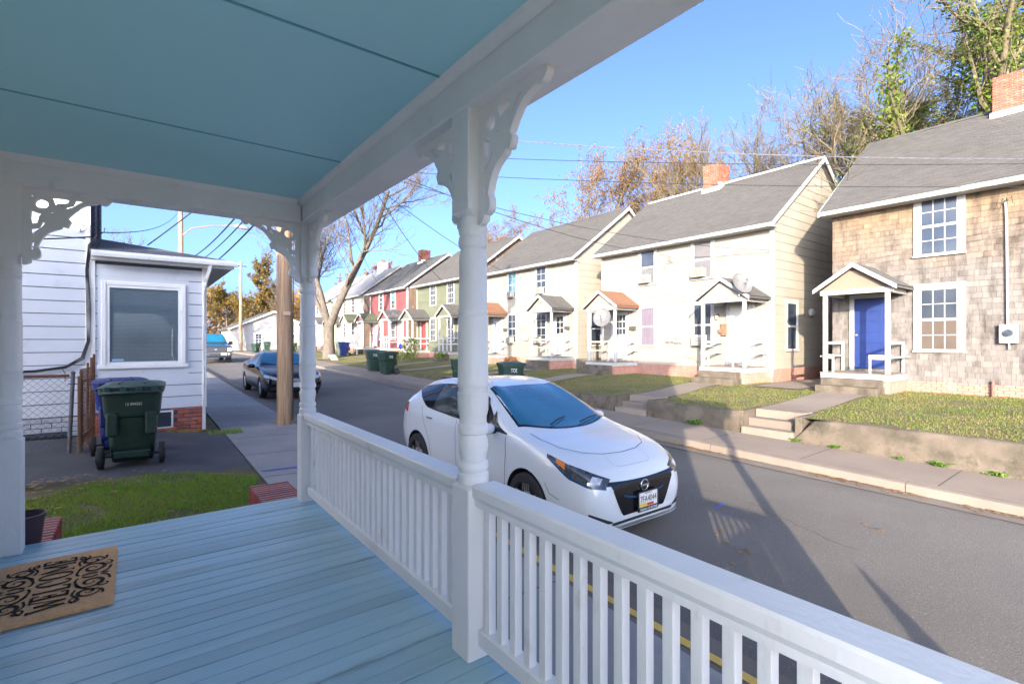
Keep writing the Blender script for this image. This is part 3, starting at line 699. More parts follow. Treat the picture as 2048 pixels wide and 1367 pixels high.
def aircon(y, z, plane, label, w=.5, h=.34, group=None):
    t = thing('air_conditioner', label, 'air conditioner', (plane-.2, y, z), group)
    MB().box(plane-.30, plane-.02, y-w/2, y+w/2, z, z+h, .012).build('case', ac_m, t)
    m = MB()
    for i in range(5): m.box(plane-.31, plane-.297, y-w/2+.03, y+w*.16, z+.04+i*.055, z+.075+i*.055)
    m.build('grille', ac_d, t)
    m = MB(); m.box(plane-.31, plane-.297, y+w*.2, y+w*.45, z+.04, z+h-.04, .004); m.build('control_panel', ac_m, t)
def stepped_roof(m, x0, z0, x1, z1, ya, yb, ex=.145, lift=.012, sag=0):
    """courses of shingles from the eave (x0,z0) to the ridge (x1,z1)"""
    L = math.hypot(x1-x0, z1-z0); n = max(3, int(L/ex)); dx, dz = (x1-x0)/n, (z1-z0)/n; nx_, nz_ = -(z1-z0)/L, (x1-x0)/L
    if nz_ < 0: nx_, nz_ = -nx_, -nz_
    cols = 8
    for i in range(n):
        vs = []
        for j in range(cols+1):
            y = lerp(ya, yb, j/cols); s_ = -sag*sin(pi*j/cols)
            a = (x0+dx*i+nx_*lift, y, z0+dz*i+nz_*lift+s_); b = (x0+dx*(i+1)+nx_*.002, y, z0+dz*(i+1)+nz_*.002+s_); c = (x0+dx*i, y, z0+dz*i+s_)
            vs += [a, b, c]
        up = x1 > x0
        fs = []
        for j in range(cols):
            q = 3*j; f1 = (q, q+1, q+4, q+3); f2 = (q+2, q, q+3, q+5)
            fs += [f1[::-1], f2[::-1]] if up else [f1, f2]
        m.add(vs, fs)
def lap(par, mat, face, plane, ab, at, z, h, name='siding_board', out=.016):
    h = h-.007 if h > .2 else h
    """one board: ab = extent along at its lower edge, at = at its upper edge; outward -plane"""
    (a0, a1), (b0, b1) = ab, at
    prof = [(a0, z, out), (a1, z, out), (b1, z+h, .003), (b0, z+h, .003), (a0, z, -.004), (a1, z, -.004), (b1, z+h, -.004), (b0, z+h, -.004)]
    vs = [((plane-o, a, zz) if face == 'x' else (a, plane-o, zz)) for a, zz, o in prof]
    fs = [(0,1,2,3), (7,6,5,4), (0,4,5,1), (1,5,6,2), (2,6,7,3), (3,7,4,0)]
    if face == 'x': fs = [f[::-1] for f in fs]
    MB().add(vs, fs).build(name, mat, par)
far_trim = M('house_trim', (.40,.39,.375), (.35,.34,.325), scale=4, rough=.6, bump=.1)
def row_house(Y0, dz, wallm, label, lapm=None, lap_h=.3, trim=None, roofm=None, chim=oldbrick, brick_top=1.21, side=None, corner=None, porches=(), wins=(), near=False, w=7.64, gapm=None, group='two-storey houses in the row across the street'):
    trim = trim or far_trim; roofm = roofm or roof_m
    Y1 = Y0+w; zb = z_house(Y0+w/2)-.05; bt = brick_top+dz; ze = 6.08+dz; zr = 9.13+dz
    sl_ = (zr-ze)/(RX-16.67); zt = ze+(FX-16.67)*sl_-.14
    t = thing('row_house', label, 'house', (FX, Y0+w/2, zb), group)
    gab = [(FX, zb), (BX, zb), (BX, zt), (RX, zr-.14), (FX, zt)]
    wall = MB().prism(gab, lambda x, z: (x, Y0, z), lambda x, z: (x, Y1, z)).build('wall', gapm or wallm, t)
    # roof: shingle courses over a deck, rake and fascia boards, ridge
    m = MB()
    deck = [(16.67, ze-.03), (RX, zr-.03), (2*RX-16.67, ze-.03), (2*RX-16.67, ze-.12), (RX, zr-.13), (16.67, ze-.12)]
    m.prism(deck[::-1], lambda x, z: (x, Y0-.2, z), lambda x, z: (x, Y1+.2, z))
    stepped_roof(m, 16.64, ze-.02, RX, zr, Y0-.22, Y1+.22, sag=.03); stepped_roof(m, 2*RX-16.64, ze-.02, RX, zr, Y0-.22, Y1+.22)
    rf = m.build('roof', roofm, t)
    m = MB(); m.box(16.60, 16.665, Y0-.19, Y1+.19, ze-.15, ze-.03, .006); m.box(16.67, FX, Y0-.19, Y1+.19, ze-.145, ze-.125); m.build('fascia', trim, rf)
    for yy in (Y0-.235, Y1+.2):
        m = MB()
        for q in (1, -1):
            x0_ = RX-q*(RX-16.62); poly = [(x0_, ze-.17), (RX, zr-.19), (RX, zr-.01), (x0_, ze-.02)]
            m.prism(poly[::-1] if q > 0 else poly, lambda x, z: (x, yy, z), lambda x, z: (x, yy+.035, z))
        m.build('rake_board', trim, rf)
    m = MB(); m.prism([(RX-.13, zr-.085), (RX, zr+.02), (RX+.13, zr-.085)], lambda x, z: (x, Y0-.2, z), lambda x, z: (x, Y1+.2, z)); m.build('ridge_cap', white if dz < .05 and lapm is cream else roofm, rf)
    if chim:
        cy = Y0+4.2; ch = MB().box(RX-.42, RX+.40, cy-.36, cy+.36, zr-.6, zr+.80).build('chimney', mortar, t)
        f0 = zr-.42
        bricks(ch, 'x', cy-.37, cy+.37, f0, zr+.82, RX-.42, chim, single=near); bricks(ch, 'y', RX-.43, RX+.41, f0, zr+.82, cy-.36, chim, single=near)
        m = MB(); m.box(RX-.48, RX-.40, cy-.42, cy+.42, zr-.40, zr-.22); m.box(RX-.5, RX+.3, cy-.46, cy-.395, zr-.38, zr-.06); m.build('flashing', white, ch)
    # brick base
    if near:
        bricks(t, 'x', Y0, Y1, zb, bt, FX, pinkbrick); bricks(t, 'y', FX, BX, zb, bt, Y0, pinkbrick)
    else:
        MB().box(FX-.012, FX, Y0, Y1, zb, bt).build('brick_base', pinkbrick, t)
    # cladding of the front and the end wall
    def gx(z): return FX if z < zt else FX+(z-zt)/sl_
    if lapm:
        z = bt
        while z < zt-.03:
            h_ = min(lap_h, zt-z); lap(wall, lapm, 'x', FX, (Y0, Y1), (Y0, Y1), z, h_); z += lap_h
        z = bt
        while z < zr-.25:
            h_ = lap_h; b0 = gx(z); t0 = gx(min(z+h_, zr-.16)); lap(wall, side or lapm, 'y', Y0, (b0, 2*RX-b0), (t0, 2*RX-t0), z, min(h_, zr-.16-z)); z += lap_h
        for yy in (Y0-.02, Y1-.09):
            m = MB(); m.box(FX-.035, FX+.01, yy, yy+.11, bt-.25, zt-.1, .004); m.build('corner_board', trim, t)
        m = MB(); m.box(FX-.02, FX+.09, Y0-.035, Y0-.001, bt-.02, zt-.05, .004); m.build('corner_board', trim, t)
    for (face, a0, a1, z0, z1, kw) in wins:
        window(t, face, FX-.012 if face == 'x' else Y0-.012, (Y0 if face == 'x' else FX)+a0, (Y0 if face == 'x' else FX)+a1, z0+dz, z1+dz, frame=trim, **kw)
    for p in porches: hood(t, Y0, dz, trim, wallm, **p)
    return t
def hood(t, Y0, dz, trim, wallm, a=.26, b=1.74, da=.78, db=1.55, doorm=None, roofm=None, post=None, bench=True, step=True, rails=False, deck=1.3, front=15.85, glass_door=0):
    post = post or trim; doorm = doorm or white_door; roofm = roofm or roof_m
    ya, yb = Y0+a, Y0+b; ym = (ya+yb)/2; ze, za = 3.6+dz, 4.27+dz; zd = deck+dz; zb = z_far(16, ym)
    # door
    d = MB().box(FX-.05, FX-.012, Y0+da, Y0+db, zd+.08, zd+2.12, .004).build('door', doorm, t)
    m = MB(); m.box(FX-.065, FX-.012, Y0+da-.12, Y0+da, zd, zd+2.24, .004); m.box(FX-.065, FX-.012, Y0+db, Y0+db+.12, zd, zd+2.24, .004); m.box(FX-.065, FX-.012, Y0+da, Y0+db, zd+2.125, zd+2.24, .004); m.build('door_frame', trim, d)
    if glass_door:
        m = MB(); w_ = db-da
        for i in range(glass_door):
            for j in range(3):
                p = Y0+da+.13+i*(w_-.26)/glass_door; q = p+(w_-.26)/glass_door-.035; z = zd+1.15+j*.29
                m.box(FX-.056, FX-.0505, p, q, z, z+.25)
        m.build('door_lights', pane_m, d)
    else:
        m = MB()
        for j in range(6): m.box(FX-.058, FX-.049, Y0+da+.08, Y0+db-.08, zd+.2+j*.31, zd+.46+j*.31, .003)
        m.build('door_panel', doorm, d)
    m = MB(); m.lathe([(.012,0), (.03,.02), (.034,.045), (.02,.06)], 10, Matrix.Translation((FX-.05, Y0+db-.07, zd+1.05)) @ Matrix.Rotation(-pi/2, 4, 'Y')); m.build('door_handle', steel, d)
    # deck
    dk = MB().box(front-.22, FX, ya-.1, yb+.1, zd-.03, zd, .004).build('porch_deck', M('deck_grey', (.20,.17,.14), (.15,.13,.11), scale=6, rough=.9), t)
    m = MB(); m.box(front-.2, front-.17, ya-.08, yb+.08, zd-.19, zd-.032, .004); m.box(front-.17, FX, ya-.08, ya-.05, zd-.19, zd-.032, .004); m.box(front-.17, FX, yb+.05, yb+.08, zd-.19, zd-.032, .004); m.build('skirt_board', trim, dk)
    m = MB(); m.box(front-.15, FX, ya-.05, yb+.05, zb-.1, zd-.192)
    m.build('brick_pier', pinkbrick, dk)
    if step:
        for i in range(2): MB().box(front-.82+.3*i, front-.21, ya+.02+.03*i, yb-.0-.03*i, zb-.1, lerp(zb, zd, .36*(i+1)), .02).build('step', old_conc, dk)
    # roof on its posts
    m = MB()
    for q in (1, -1):
        y0_ = ym-q*((yb-ya)/2+.24); n = 7
        for i in range(n):
            p, q_ = i/n, (i+1)/n; ly0, lz0 = lerp(y0_, ym, p), lerp(ze, za, p); ly1, lz1 = lerp(y0_, ym, q_), lerp(ze, za, q_)
            vs = [(front-.28, ly0, lz0+.035), (FX, ly0, lz0+.035), (FX, ly1, lz1+.022), (front-.28, ly1, lz1+.022), (front-.28, ly0, lz0), (FX, ly0, lz0)]
            f = [(0,1,2,3), (4,5,1,0)]
            m.add(vs, f if q > 0 else [g[::-1] for g in f])
        poly = [(y0_, ze-.06), (ym, za-.06), (ym, za+.02), (y0_, ze+.02)]
        m.prism(poly if q < 0 else poly[::-1], lambda y, z: (front-.27, y, z), lambda y, z: (FX, y, z))
    hr = m.build('porch_hood', roofm, t)
    m = MB()
    for q in (1, -1):
        y0_ = ym-q*((yb-ya)/2+.25); poly = [(y0_, ze-.10), (ym, za-.10), (ym, za+.025), (y0_, ze+.015)]
        m.prism(poly if q < 0 else poly[::-1], lambda y, z: (front-.31, y, z), lambda y, z: (front-.272, y, z))
    m.build('barge_board', trim, hr)
    MB().prism([(ya-.1, ze-.02), (yb+.1, ze-.02), (ym, za-.08)], lambda y, z: (front-.12, y, z), lambda y, z: (front-.06, y, z)).build('gable_board', wallm, hr)
    m = MB(); m.box(front-.14, front-.02, ya-.12, yb+.12, ze-.15, ze-.022, .004); m.box(front-.02, FX, ya-.06, ya+.04, ze-.15, ze-.03); m.box(front-.02, FX, yb-.04, yb+.06, ze-.15, ze-.03); m.build('hood_beam', trim, hr)
    for y in (ya, yb): MB().box(front-.13, front-.03, y-.05, y+.05, zd, ze-.152, .006).build('hood_post', post, hr)
    if bench:
        for y, sg in ((ya, -1), (yb, 1)):
            m = MB(); m.box(front-.03, FX-.02, y-.02, y+.02, zd+.78, zd+.86, .004); m.box(front-.03, FX-.02, y-.14*(sg < 0)-.0, y+.14*(sg > 0)+.02, zd+.42, zd+.46, .004); m.box(FX-.1, FX-.03, y-.03, y+.03, zd, zd+.80, .004)
            m.build('side_bench', post, hr)
        for y0_, y1_ in ((ya+.05, ya+.42), (yb-.22, yb-.05)):
            m = MB(); m.box(front-.11, front-.05, y0_, y1_, zd+.38, zd+.50, .004); m.box(front-.1, front-.06, y1_-.05 if y0_ < ym else y0_, y1_ if y0_ < ym else y0_+.05, zd, zd+.38, .004); m.build('front_rail', post, hr)
    if rails:
        m = MB()
        for z in (.42, .80): m.box(front-.1, front-.05, ya+.05, ym-.25, zd+z, zd+z+.09, .004); m.box(front-.1, front-.05, ym+.3, yb-.05, zd+z, zd+z+.09, .004)
        for y in (ym-.25, ym+.27): m.box(front-.11, front-.04, y-.04, y+.04, zd, zd+.95, .004)
        m.build('front_rail', post, hr)
        for y in (ya, yb):
            m = MB()
            for z in (.42, .80): m.box(front-.03, FX-.02, y-.02, y+.02, zd+z, zd+z+.08, .004)
            m.build('side_rail', post, hr)
six = dict(grid=(3, 2)); one = dict(grid=(1, 1))
def std(g2r=None, g2l=None, g1r=None, g1l=None, gr=one, side=True):
    w = [('x', 2.2, 2.95, 4.52, 5.93, dict(glass=g2r or (None, None), **gr)), ('x', 4.74, 5.45, 4.52, 5.93, dict(glass=g2l or (None, None), **gr)),
         ('x', 2.2, 2.95, 1.97, 3.55, dict(glass=g1r or (None, None), **gr)), ('x', 4.74, 5.45, 1.97, 3.55, dict(glass=g1l or (None, None), **gr))]
    if side: w.append(('y', 1.0, 1.72, 1.85, 3.5, dict(grid=(1, 1))))
    return w
# near cream house
row_house(8.06, 0, cream, 'cream two-storey house with a shiny white ridge and a satellite dish on its hood', cream, .31, chim=oldbrick, near=True, side=cream, gapm=M('cream_shadow_gap', (.17,.15,.118), rough=.9),  # darker backing colour paints the shadow lines between the cream boards
    wins=std((blind_m, blind_m), (blind_m, None), (None, None), (purple_m, purple_m)),
    porches=[dict(a=.26, b=1.74, da=.72, db=1.5), dict(a=5.72, b=7.2, da=6.12, db=6.95, roofm=roof_br, glass_door=3)])
aircon(10.72, 4.56, FX-.03, 'air conditioner under the drawn grey blind, upstairs in the near cream house', .52, .33)
aircon(13.2, 4.56, FX-.03, 'air conditioner below blue-tinted glass, upstairs in the near cream house', .5, .33)
aircon(10.68, 1.99, FX-.03, 'air conditioner beside the porch of the near cream house', .5, .4)
# middle cream house
row_house(17.4, .1, cream, 'cream two-storey house marked by the tall shadow of the utility pole', cream, .31, chim=None, side=cream, gapm=M('cream_shadow_gap', (.17,.15,.118), rough=.9),
    wins=std((None, None), (teal_m, teal_m), (None, None), (None, None), gr=dict(grid=(2, 2))),
    porches=[dict(a=.3, b=1.78, da=.72, db=1.5, glass_door=2), dict(a=5.72, b=7.2, da=6.12, db=6.95, roofm=roof_br)])
for y, z, l in ((19.95, 4.62, 'air conditioner below a white-barred window, upstairs in the middle cream house'), (22.5, 4.62, 'air conditioner under the teal blind, upstairs in the middle cream house'), (20.2, 2.05, 'air conditioner at the porch window of the middle cream house'), (22.55, 2.05, 'air conditioner crossed by the pole shadow, downstairs in the middle cream house')): aircon(y, z, FX-.03, l)
# green, red, white and pale green houses
row_house(26.8, .2, green_s, 'sage green two-storey house with white window trim', green_s, .28, chim=None, side=dark_sh,
    wins=std(gr=six, side=False), porches=[dict(a=.3, b=1.8, da=.7, db=1.5, doorm=red_door, bench=False, rails=True), dict(a=5.7, b=7.3, da=6.1, db=6.9, doorm=red_door, bench=False, rails=True)])
row_house(36.2, .32, red_s, 'faded red shingled house with a dark roof and brick chimney', red_s, .2, trim=M('grey_trim', (.42,.45,.45), rough=.7), roofm=roof_dk, chim=oldbrick, side=dark_sh,
    wins=std((None, teal_m), (None, None), gr=dict(grid=(2, 2)), side=False), porches=[dict(a=.4, b=1.9, da=.8, db=1.6, roofm=roof_dk, bench=False, rails=True), dict(a=5.6, b=7.2, da=6.0, db=6.8, roofm=roof_ms, post=M('bare_wood_post', (.22,.17,.13), rough=.9), bench=False)])
row_house(45.6, .42, white_s, 'white two-storey house with a pale glaring roof behind the big bare tree', white_s, .25, roofm=M('pale_roof', (.24,.24,.237), (.2,.2,.198), scale=4, rough=.6), chim=M('white_chimney', (.66,.65,.63), rough=.8), side=dark_sh,
    wins=std(gr=dict(grid=(2, 2)), side=False), porches=[dict(a=.4, b=1.9, da=.8, db=1.6, roofm=roof_ms), dict(a=5.7, b=7.2, da=6.0, db=6.8)])
row_house(55.0, .5, pale_s, 'pale green two-storey house at the far end of the row', pale_s, .25, roofm=MAT['pale_roof'], chim=None, wins=std(gr=dict(grid=(2, 2)), side=False), porches=[dict(), dict(a=5.7, b=7.2, da=6.0, db=6.8)])
# ------------------------------------------------ the shingled house
def shingle_mat(name, per_object):
    m = M(name, (.5,.4,.3)); n = m.node_tree.nodes; L = m.node_tree.links; b = n['Principled BSDF']; b.inputs['Roughness'].default_value = .92; b.inputs['Specular IOR Level'].default_value = .2
    g = n.new('ShaderNodeNewGeometry'); sx = n.new('ShaderNodeSeparateXYZ'); L.new(g.outputs['Position'], sx.inputs[0])
    nz = n.new('ShaderNodeTexNoise'); nz.inputs['Scale'].default_value = 1.1; nz.inputs['Detail'].default_value = 3; L.new(g.outputs['Position'], nz.inputs['Vector'])
    ad = n.new('ShaderNodeMath'); ad.operation = 'MULTIPLY_ADD'; ad.inputs[1].default_value = 2.2; L.new(nz.outputs['Fac'], ad.inputs[0]); L.new(sx.outputs['Z'], ad.inputs[2])
    mr = n.new('ShaderNodeMapRange'); mr.inputs[1].default_value = 4.9; mr.inputs[2].default_value = 6.7; L.new(ad.outputs[0], mr.inputs[0])
    mx = n.new('ShaderNodeMix'); mx.data_type = 'RGBA'; mx.inputs[6].default_value = (.15,.138,.127,1); mx.inputs[7].default_value = (.185,.135,.088,1); L.new(mr.outputs[0], mx.inputs[0])
    # dark weather staining that runs down the grain
    mp = n.new('ShaderNodeMapping'); mp.inputs['Scale'].default_value = (1, 5, 1.5); L.new(g.outputs['Position'], mp.inputs['Vector'])
    n2 = n.new('ShaderNodeTexNoise'); n2.inputs['Scale'].default_value = .95; n2.inputs['Detail'].default_value = 8; n2.inputs['Roughness'].default_value = .7; L.new(mp.outputs[0], n2.inputs['Vector'])
    m2 = n.new('ShaderNodeMapRange'); m2.inputs[1].default_value = .47; m2.inputs[2].default_value = .68; m2.inputs[4].default_value = .72; L.new(n2.outputs['Fac'], m2.inputs[0])
    mx2 = n.new('ShaderNodeMix'); mx2.data_type = 'RGBA'; mx2.inputs[7].default_value = (.042,.034,.028,1); L.new(mx.outputs[2], mx2.inputs[6]); L.new(m2.outputs[0], mx2.inputs[0])
    rnd = n.new('ShaderNodeObjectInfo').outputs['Random'] if per_object else g.outputs['Random Per Island']
    m3 = n.new('ShaderNodeMapRange'); m3.inputs[3].default_value = .82; m3.inputs[4].default_value = 1.15; L.new(rnd, m3.inputs[0])
    mx3 = n.new('ShaderNodeMix'); mx3.data_type = 'RGBA'; mx3.blend_type = 'MULTIPLY'; mx3.inputs[0].default_value = 1; L.new(mx2.outputs[2], mx3.inputs[6]); L.new(m3.outputs[0], mx3.inputs[7]); L.new(mx3.outputs[2], b.inputs['Base Color'])
    bp = n.new('ShaderNodeBump'); bp.inputs['Strength'].default_value = .35; bp.inputs['Distance'].default_value = .01; L.new(n2.outputs['Fac'], bp.inputs['Height']); L.new(bp.outputs[0], b.inputs['Normal'])
    return m
sh_o = shingle_mat('cedar_shingle', True); sh_j = shingle_mat('cedar_shingle_joined', False)
sh_wall = M('shingle_backing', (.2,.15,.11), rough=.95)
SH0 = -1.39
far_old = M('peeling_paint', (.42,.40,.36), (.34,.32,.28), scale=9, rough=.7, bump=.12, c3=(.3,.26,.21), s3=7, t3=(.62,.72))
SHH = row_house(SH0, 0, sh_wall, 'weathered cedar shingled house with a blue door and grey roof', None, chim=oldbrick, near=True, brick_top=1.06,
    wins=[('x', 4.70, 5.5, 4.47, 6.0, dict(grid=(3, 2), tr=.14)), ('x', 4.70, 5.5, 1.9, 3.56, dict(glass=(tanblind, None), grid=(3, 2), tr=.14)), ('x', 2.1, 2.9, 4.47, 6.0, dict(grid=(3, 2), tr=.14)), ('x', 2.1, 2.9, 1.9, 3.56, dict(grid=(3, 2), tr=.14))],
    porches=[dict(a=5.86, b=7.34, da=6.28, db=7.05, doorm=blue_door, post=far_old, deck=1.28), dict(a=.3, b=1.78, da=.7, db=1.5, doorm=white_door, post=far_old, deck=1.28)])
wall_sh = [c for c in SHH.children if c.name.startswith('wall')][0]
r = random.Random(21); cand = []
z = 1.06; row = 0
while z < 6.2:
    y = SH0-r.uniform(0, .15)
    while y < SH0+7.64:
        w_ = r.choice([.09, .12, .14, .16, .19, .22]); a, b = max(y, SH0), min(y+w_-.004, SH0+7.64)
        if b-a > .03: cand.append((a, b, z+r.uniform(-.006, .006), r.uniform(.010, .018)))
        y += w_
    z += .146; row += 1
def covered(a, b, z):
    for p, q, z0, z1 in ((4.56, 5.64, 1.82, 3.68), (4.56, 5.64, 4.4, 6.13), (6.18, 7.15, 1.3, 3.5)):
        if SH0+p < a and b < SH0+q and z0 < z and z+.15 < z1: return True
    return False
cand = [c for c in cand if not covered(c[0], c[1], c[2])]
cand.sort(key=lambda c: (0 if c[0] > 2.05 else 1, c[0]*1.0+abs(c[2]-2.6)*.25))
jm = MB()
def shing(m, a, b, z, o):
    x = FX; m.add([(x-o-.006, a, z), (x-o-.006, b, z), (x-.004, b, z+.17), (x-.004, a, z+.17), (x+.004, a, z), (x+.004, b, z), (x+.004, b, z+.17), (x+.004, a, z+.17)], [(3,2,1,0), (4,5,6,7), (0,1,5,4), (1,2,6,5), (2,3,7,6), (3,0,4,7)])
for i, c in enumerate(cand):
    if i < 300: k = MB(); shing(k, *c); k.build('shingle', sh_o, wall_sh)
    else: shing(jm, *c)
struct(jm.build('shingles', sh_j, wall_sh), 'stuff')
# ------------------------------------------------ things fixed to or standing by the houses
def meter(y, z, plane, label, n=1, conduit=None):
    t = thing('electric_meter', label, 'meter', (plane, y, z))
    MB().box(plane-.13, plane-.012, y-.17, y+.17, z, z+.46, .012).build('meter_box', meter_m, t)
    m = MB(); m.lathe([(.085,0), (.09,.01), (.088,.05), (.07,.075), (.0,.08)], 18, Matrix.Translation((plane-.13, y, z+.25)) @ Matrix.Rotation(-pi/2, 4, 'Y')); m.build('meter_glass', pane_m if n == 1 else meter_m, t, smooth=R(40))
    if conduit:
        m = MB(); m.tube([(plane-.06, y+.02, z+.45), (plane-.06, y+.04, conduit-.5), (plane-.05, y+.06, conduit)], .022, 8); m.build('conduit', M('conduit_grey', (.5,.47,.45), rough=.7), t)
        m = MB()
        for k in range(4): m.tube([(plane-.06, y+.06, conduit), (plane-.14, y+.06+.08*(k-1.5), conduit+.1), (plane-.2, y+.06+.1*(k-1.5), conduit-.08)], .006, 5)
        m.build('service_head', wire_m, t)
    m = MB(); m.tube([(plane-.05, y, z+.02), (plane-.05, y, z-.15)], .02, 6); m.build('drain_pipe', meter_m, t)
meter(2.37, 2.1, FX-.02, 'grey electric meter box with a long conduit on the shingled wall', 1, 5.55)
meter(11.65, 2.08, FX-.02, 'larger of two grey meters on the near cream house', 2)
meter(12.05, 2.12, FX-.02, 'smaller grey meter beside the larger one on the near cream house', 2)
meter(21.2, 2.2, FX-.02, 'pale meter box on the middle cream house', 2)
def dish(base, aim, rad, label, mast):
    t = thing('satellite_dish', label, 'satellite dish', base); bx, by, bz = base; top = Vector((bx, by, bz+mast))
    d = Vector(aim).normalized(); q = d.to_track_quat('Z', 'Y').to_matrix().to_4x4()
    m = MB(); m.tube([base, (bx, by, bz+mast*.6), top-d*.02], .022, 8); m.build('mast', steel, t)
    Tm = Matrix.Translation(top+d*.06) @ q @ Matrix.Diagonal((1, 1.12, 1, 1))
    m = MB(); prof = [(rad*k/6, .32*rad*(k/6)**2) for k in range(7)]; m.lathe(prof+[(rad*1.015, .32*rad+.008), (rad*.98, .32*rad-.004)]+[(rad*k/6, .32*rad*(k/6)**2-.012) for k in range(5, -1, -1)], 28, Tm, cap=False); m.build('reflector', dish_m, t, smooth=R(50))
    tip = top+d*(rad*1.5)+Vector((0, 0, -rad*.1)); low = top+q.to_3x3() @ Vector((0, rad*.85 if (q.to_3x3() @ Vector((0,1,0))).z < 0 else -rad*.85, .1))
    m = MB(); m.tube([low, low*.4+tip*.6+Vector((0,0,-.03)), tip], .016, 6); m.build('feed_arm', steel, t)
    m = MB(); m.tube([tip-d*.02, tip-d*.10], [.03, .045], 10); m.build('receiver', dish_m, t)
dish((15.62, 8.42, 3.62), (-.35, -.75, .42), .33, 'grey satellite dish on the porch hood of the near cream house', .32)
dish((15.45, 14.15, 1.35), (-.85, -.45, .35), .36, 'pale satellite dish on a bent pole before the brown hood', 1.72)
dish((13.6, 37.6, 1.15), (-.8, -.5, .3), .42, 'round pale satellite dish on a stand in front of the red house', 1.15)
def wall_box(y, z, x, wy, hz, mat, name, label, cat, d=.1):
    t = thing(name, label, cat, (x, y, z)); MB().box(x-d, x-.012, y-wy/2, y+wy/2, z, z+hz, .008).build('box_body', mat, t); MB().box(x-d-.012, x-d*.2, y-wy/2-.01, y+wy/2+.01, z+hz-.03, z+hz+.006, .004).build('lid', mat, t)
dkb = M('dark_mailbox', (.07,.06,.05), rough=.6)
wall_box(13.92, 2.62, FX-.02, .32, .16, dkb, 'mailbox', 'dark wall mailbox beside the brown-hooded door', 'mailbox')
wall_box(17.98, 2.72, FX-.02, .32, .16, dkb, 'mailbox', 'dark wall mailbox by the white door of the middle cream house', 'mailbox')
wall_box(23.1, 2.72, FX-.02, .32, .16, dkb, 'mailbox', 'dark wall mailbox under the far brown hood', 'mailbox')
wall_box(9.75, 2.35, FX-.02, .22, .42, M('brown_plaque', (.16,.1,.06), rough=.7), 'mailbox', 'brown leaf-decorated mailbox beside the dish porch door', 'mailbox')
def star(y, z):
    m = MB(); pts = []
    for i in range(10): a = pi/2+i*pi/5; r_ = .14 if i % 2 == 0 else .06; pts.append((y+r_*cos(a), z+r_*sin(a)))
    m.prism(pts[::-1], lambda a, b: (FX-.145, a, b), lambda a, b: (FX-.135, a, b)); o = m.build('leaf_ornament', MAT['brown_plaque']); tag(o, 'brown leaf-shaped ornament hanging on the mailbox', 'ornament')
star(9.86, 2.52)
def lamp(y, z, x, label):
    t = thing('porch_lamp', label, 'lamp', (x, y, z)); m = MB(); m.lathe([(.05,0), (.05,.02), (.02,.03)], 12, Matrix.Translation((x-.01, y, z)) @ Matrix.Rotation(-pi/2, 4, 'Y')); m.build('mount', iron, t)
    m = MB(); m.lathe([(.03,0), (.055,.02), (.06,.1), (.05,.13), (.02,.15)], 12, Matrix.Translation((x-.12, y, z-.15))); m.build('globe', M('lamp_glass', (.5,.45,.38), rough=.2), t); m = MB(); m.tube([(x-.02, y, z), (x-.1, y, z+.05), (x-.12, y, z)], .01, 6); m.build('arm', iron, t)
lamp(10.0, 3.1, FX-.02, 'dark porch lamp with a glass globe beside the dish porch door')
def cables(label, paths, r_=.007, mat=None):
    t = thing('wall_cable', label, 'cable', paths[0][0])
    for p in paths: m = MB(); m.tube([v for v in p], r_, 5); m.build('strand', mat or M('wall_cable_grey', (.30,.27,.23), rough=.8), t)
x = FX-.045
cables('cables looping down the near cream front to its meters', [[(x, 12.1, 5.5), (x, 11.95, 4.6), (x, 12.2, 4.0), (x, 12.1, 3.0), (x, 12.05, 2.55)], [(x, 12.1, 5.5), (x, 11.6, 4.9), (x, 11.5, 4.2), (x, 11.35, 3.9), (x, 11.45, 3.0), (x, 11.4, 1.6), (x, 10.6, 1.32)], [(x, 13.0, 3.95), (x, 12.2, 4.0), (x, 11.4, 3.75), (x, 11.3, 4.05)]])
cables('cable running down the corner of the near cream house', [[(x, 8.02, 5.0), (x-.01, 7.99, 3.5), (x-.01, 7.98, 2.2), (x, 7.95, 1.9)]], .012)
cables('cables hanging down the middle cream front', [[(x, 21.5, 5.6), (x, 21.4, 4.8), (x, 21.6, 3.5), (x, 21.2, 2.7)], [(x, 21.45, 5.4), (x, 21.0, 4.0), (x, 21.1, 2.7)]])
vent = thing('wall_vent', 'round grey vent on the shaded end wall of the near cream house', 'vent', (19.95, 8.04, 3.2))
m = MB(); m.lathe([(.14,0), (.15,.03), (.13,.12), (.05,.14)], 16, Matrix.Translation((19.95, 8.04, 3.2)) @ Matrix.Rotation(pi/2, 4, 'X')); m.build('hood_cap', meter_m, vent); m = MB(); m.lathe([(.05,0), (.05,.02)], 10, Matrix.Translation((19.95, 7.90, 3.2)) @ Matrix.Rotation(pi/2, 4, 'X')); m.build('cap_button', steel, vent)
def downpipe(x_, y_, z0, z1, label): 
    t = thing('drain_standpipe', label, 'pipe', (x_, y_, z0)); m = MB(); m.tube([(x_, y_, z0), (x_, y_, z1)], .03, 8); m.build('pipe', M('rusty_pipe', (.16,.09,.07), rough=.8), t); m = MB()
    for k in (.12, .3): m.tube([(x_, y_, z0+k), (x_, y_, z0+k+.03)], .042, 8)
    m.build('coupling', MAT['rusty_pipe'], t)
downpipe(17.0, 2.65, .74, 1.16, 'short rusty standpipe at the brick base of the shingled house')
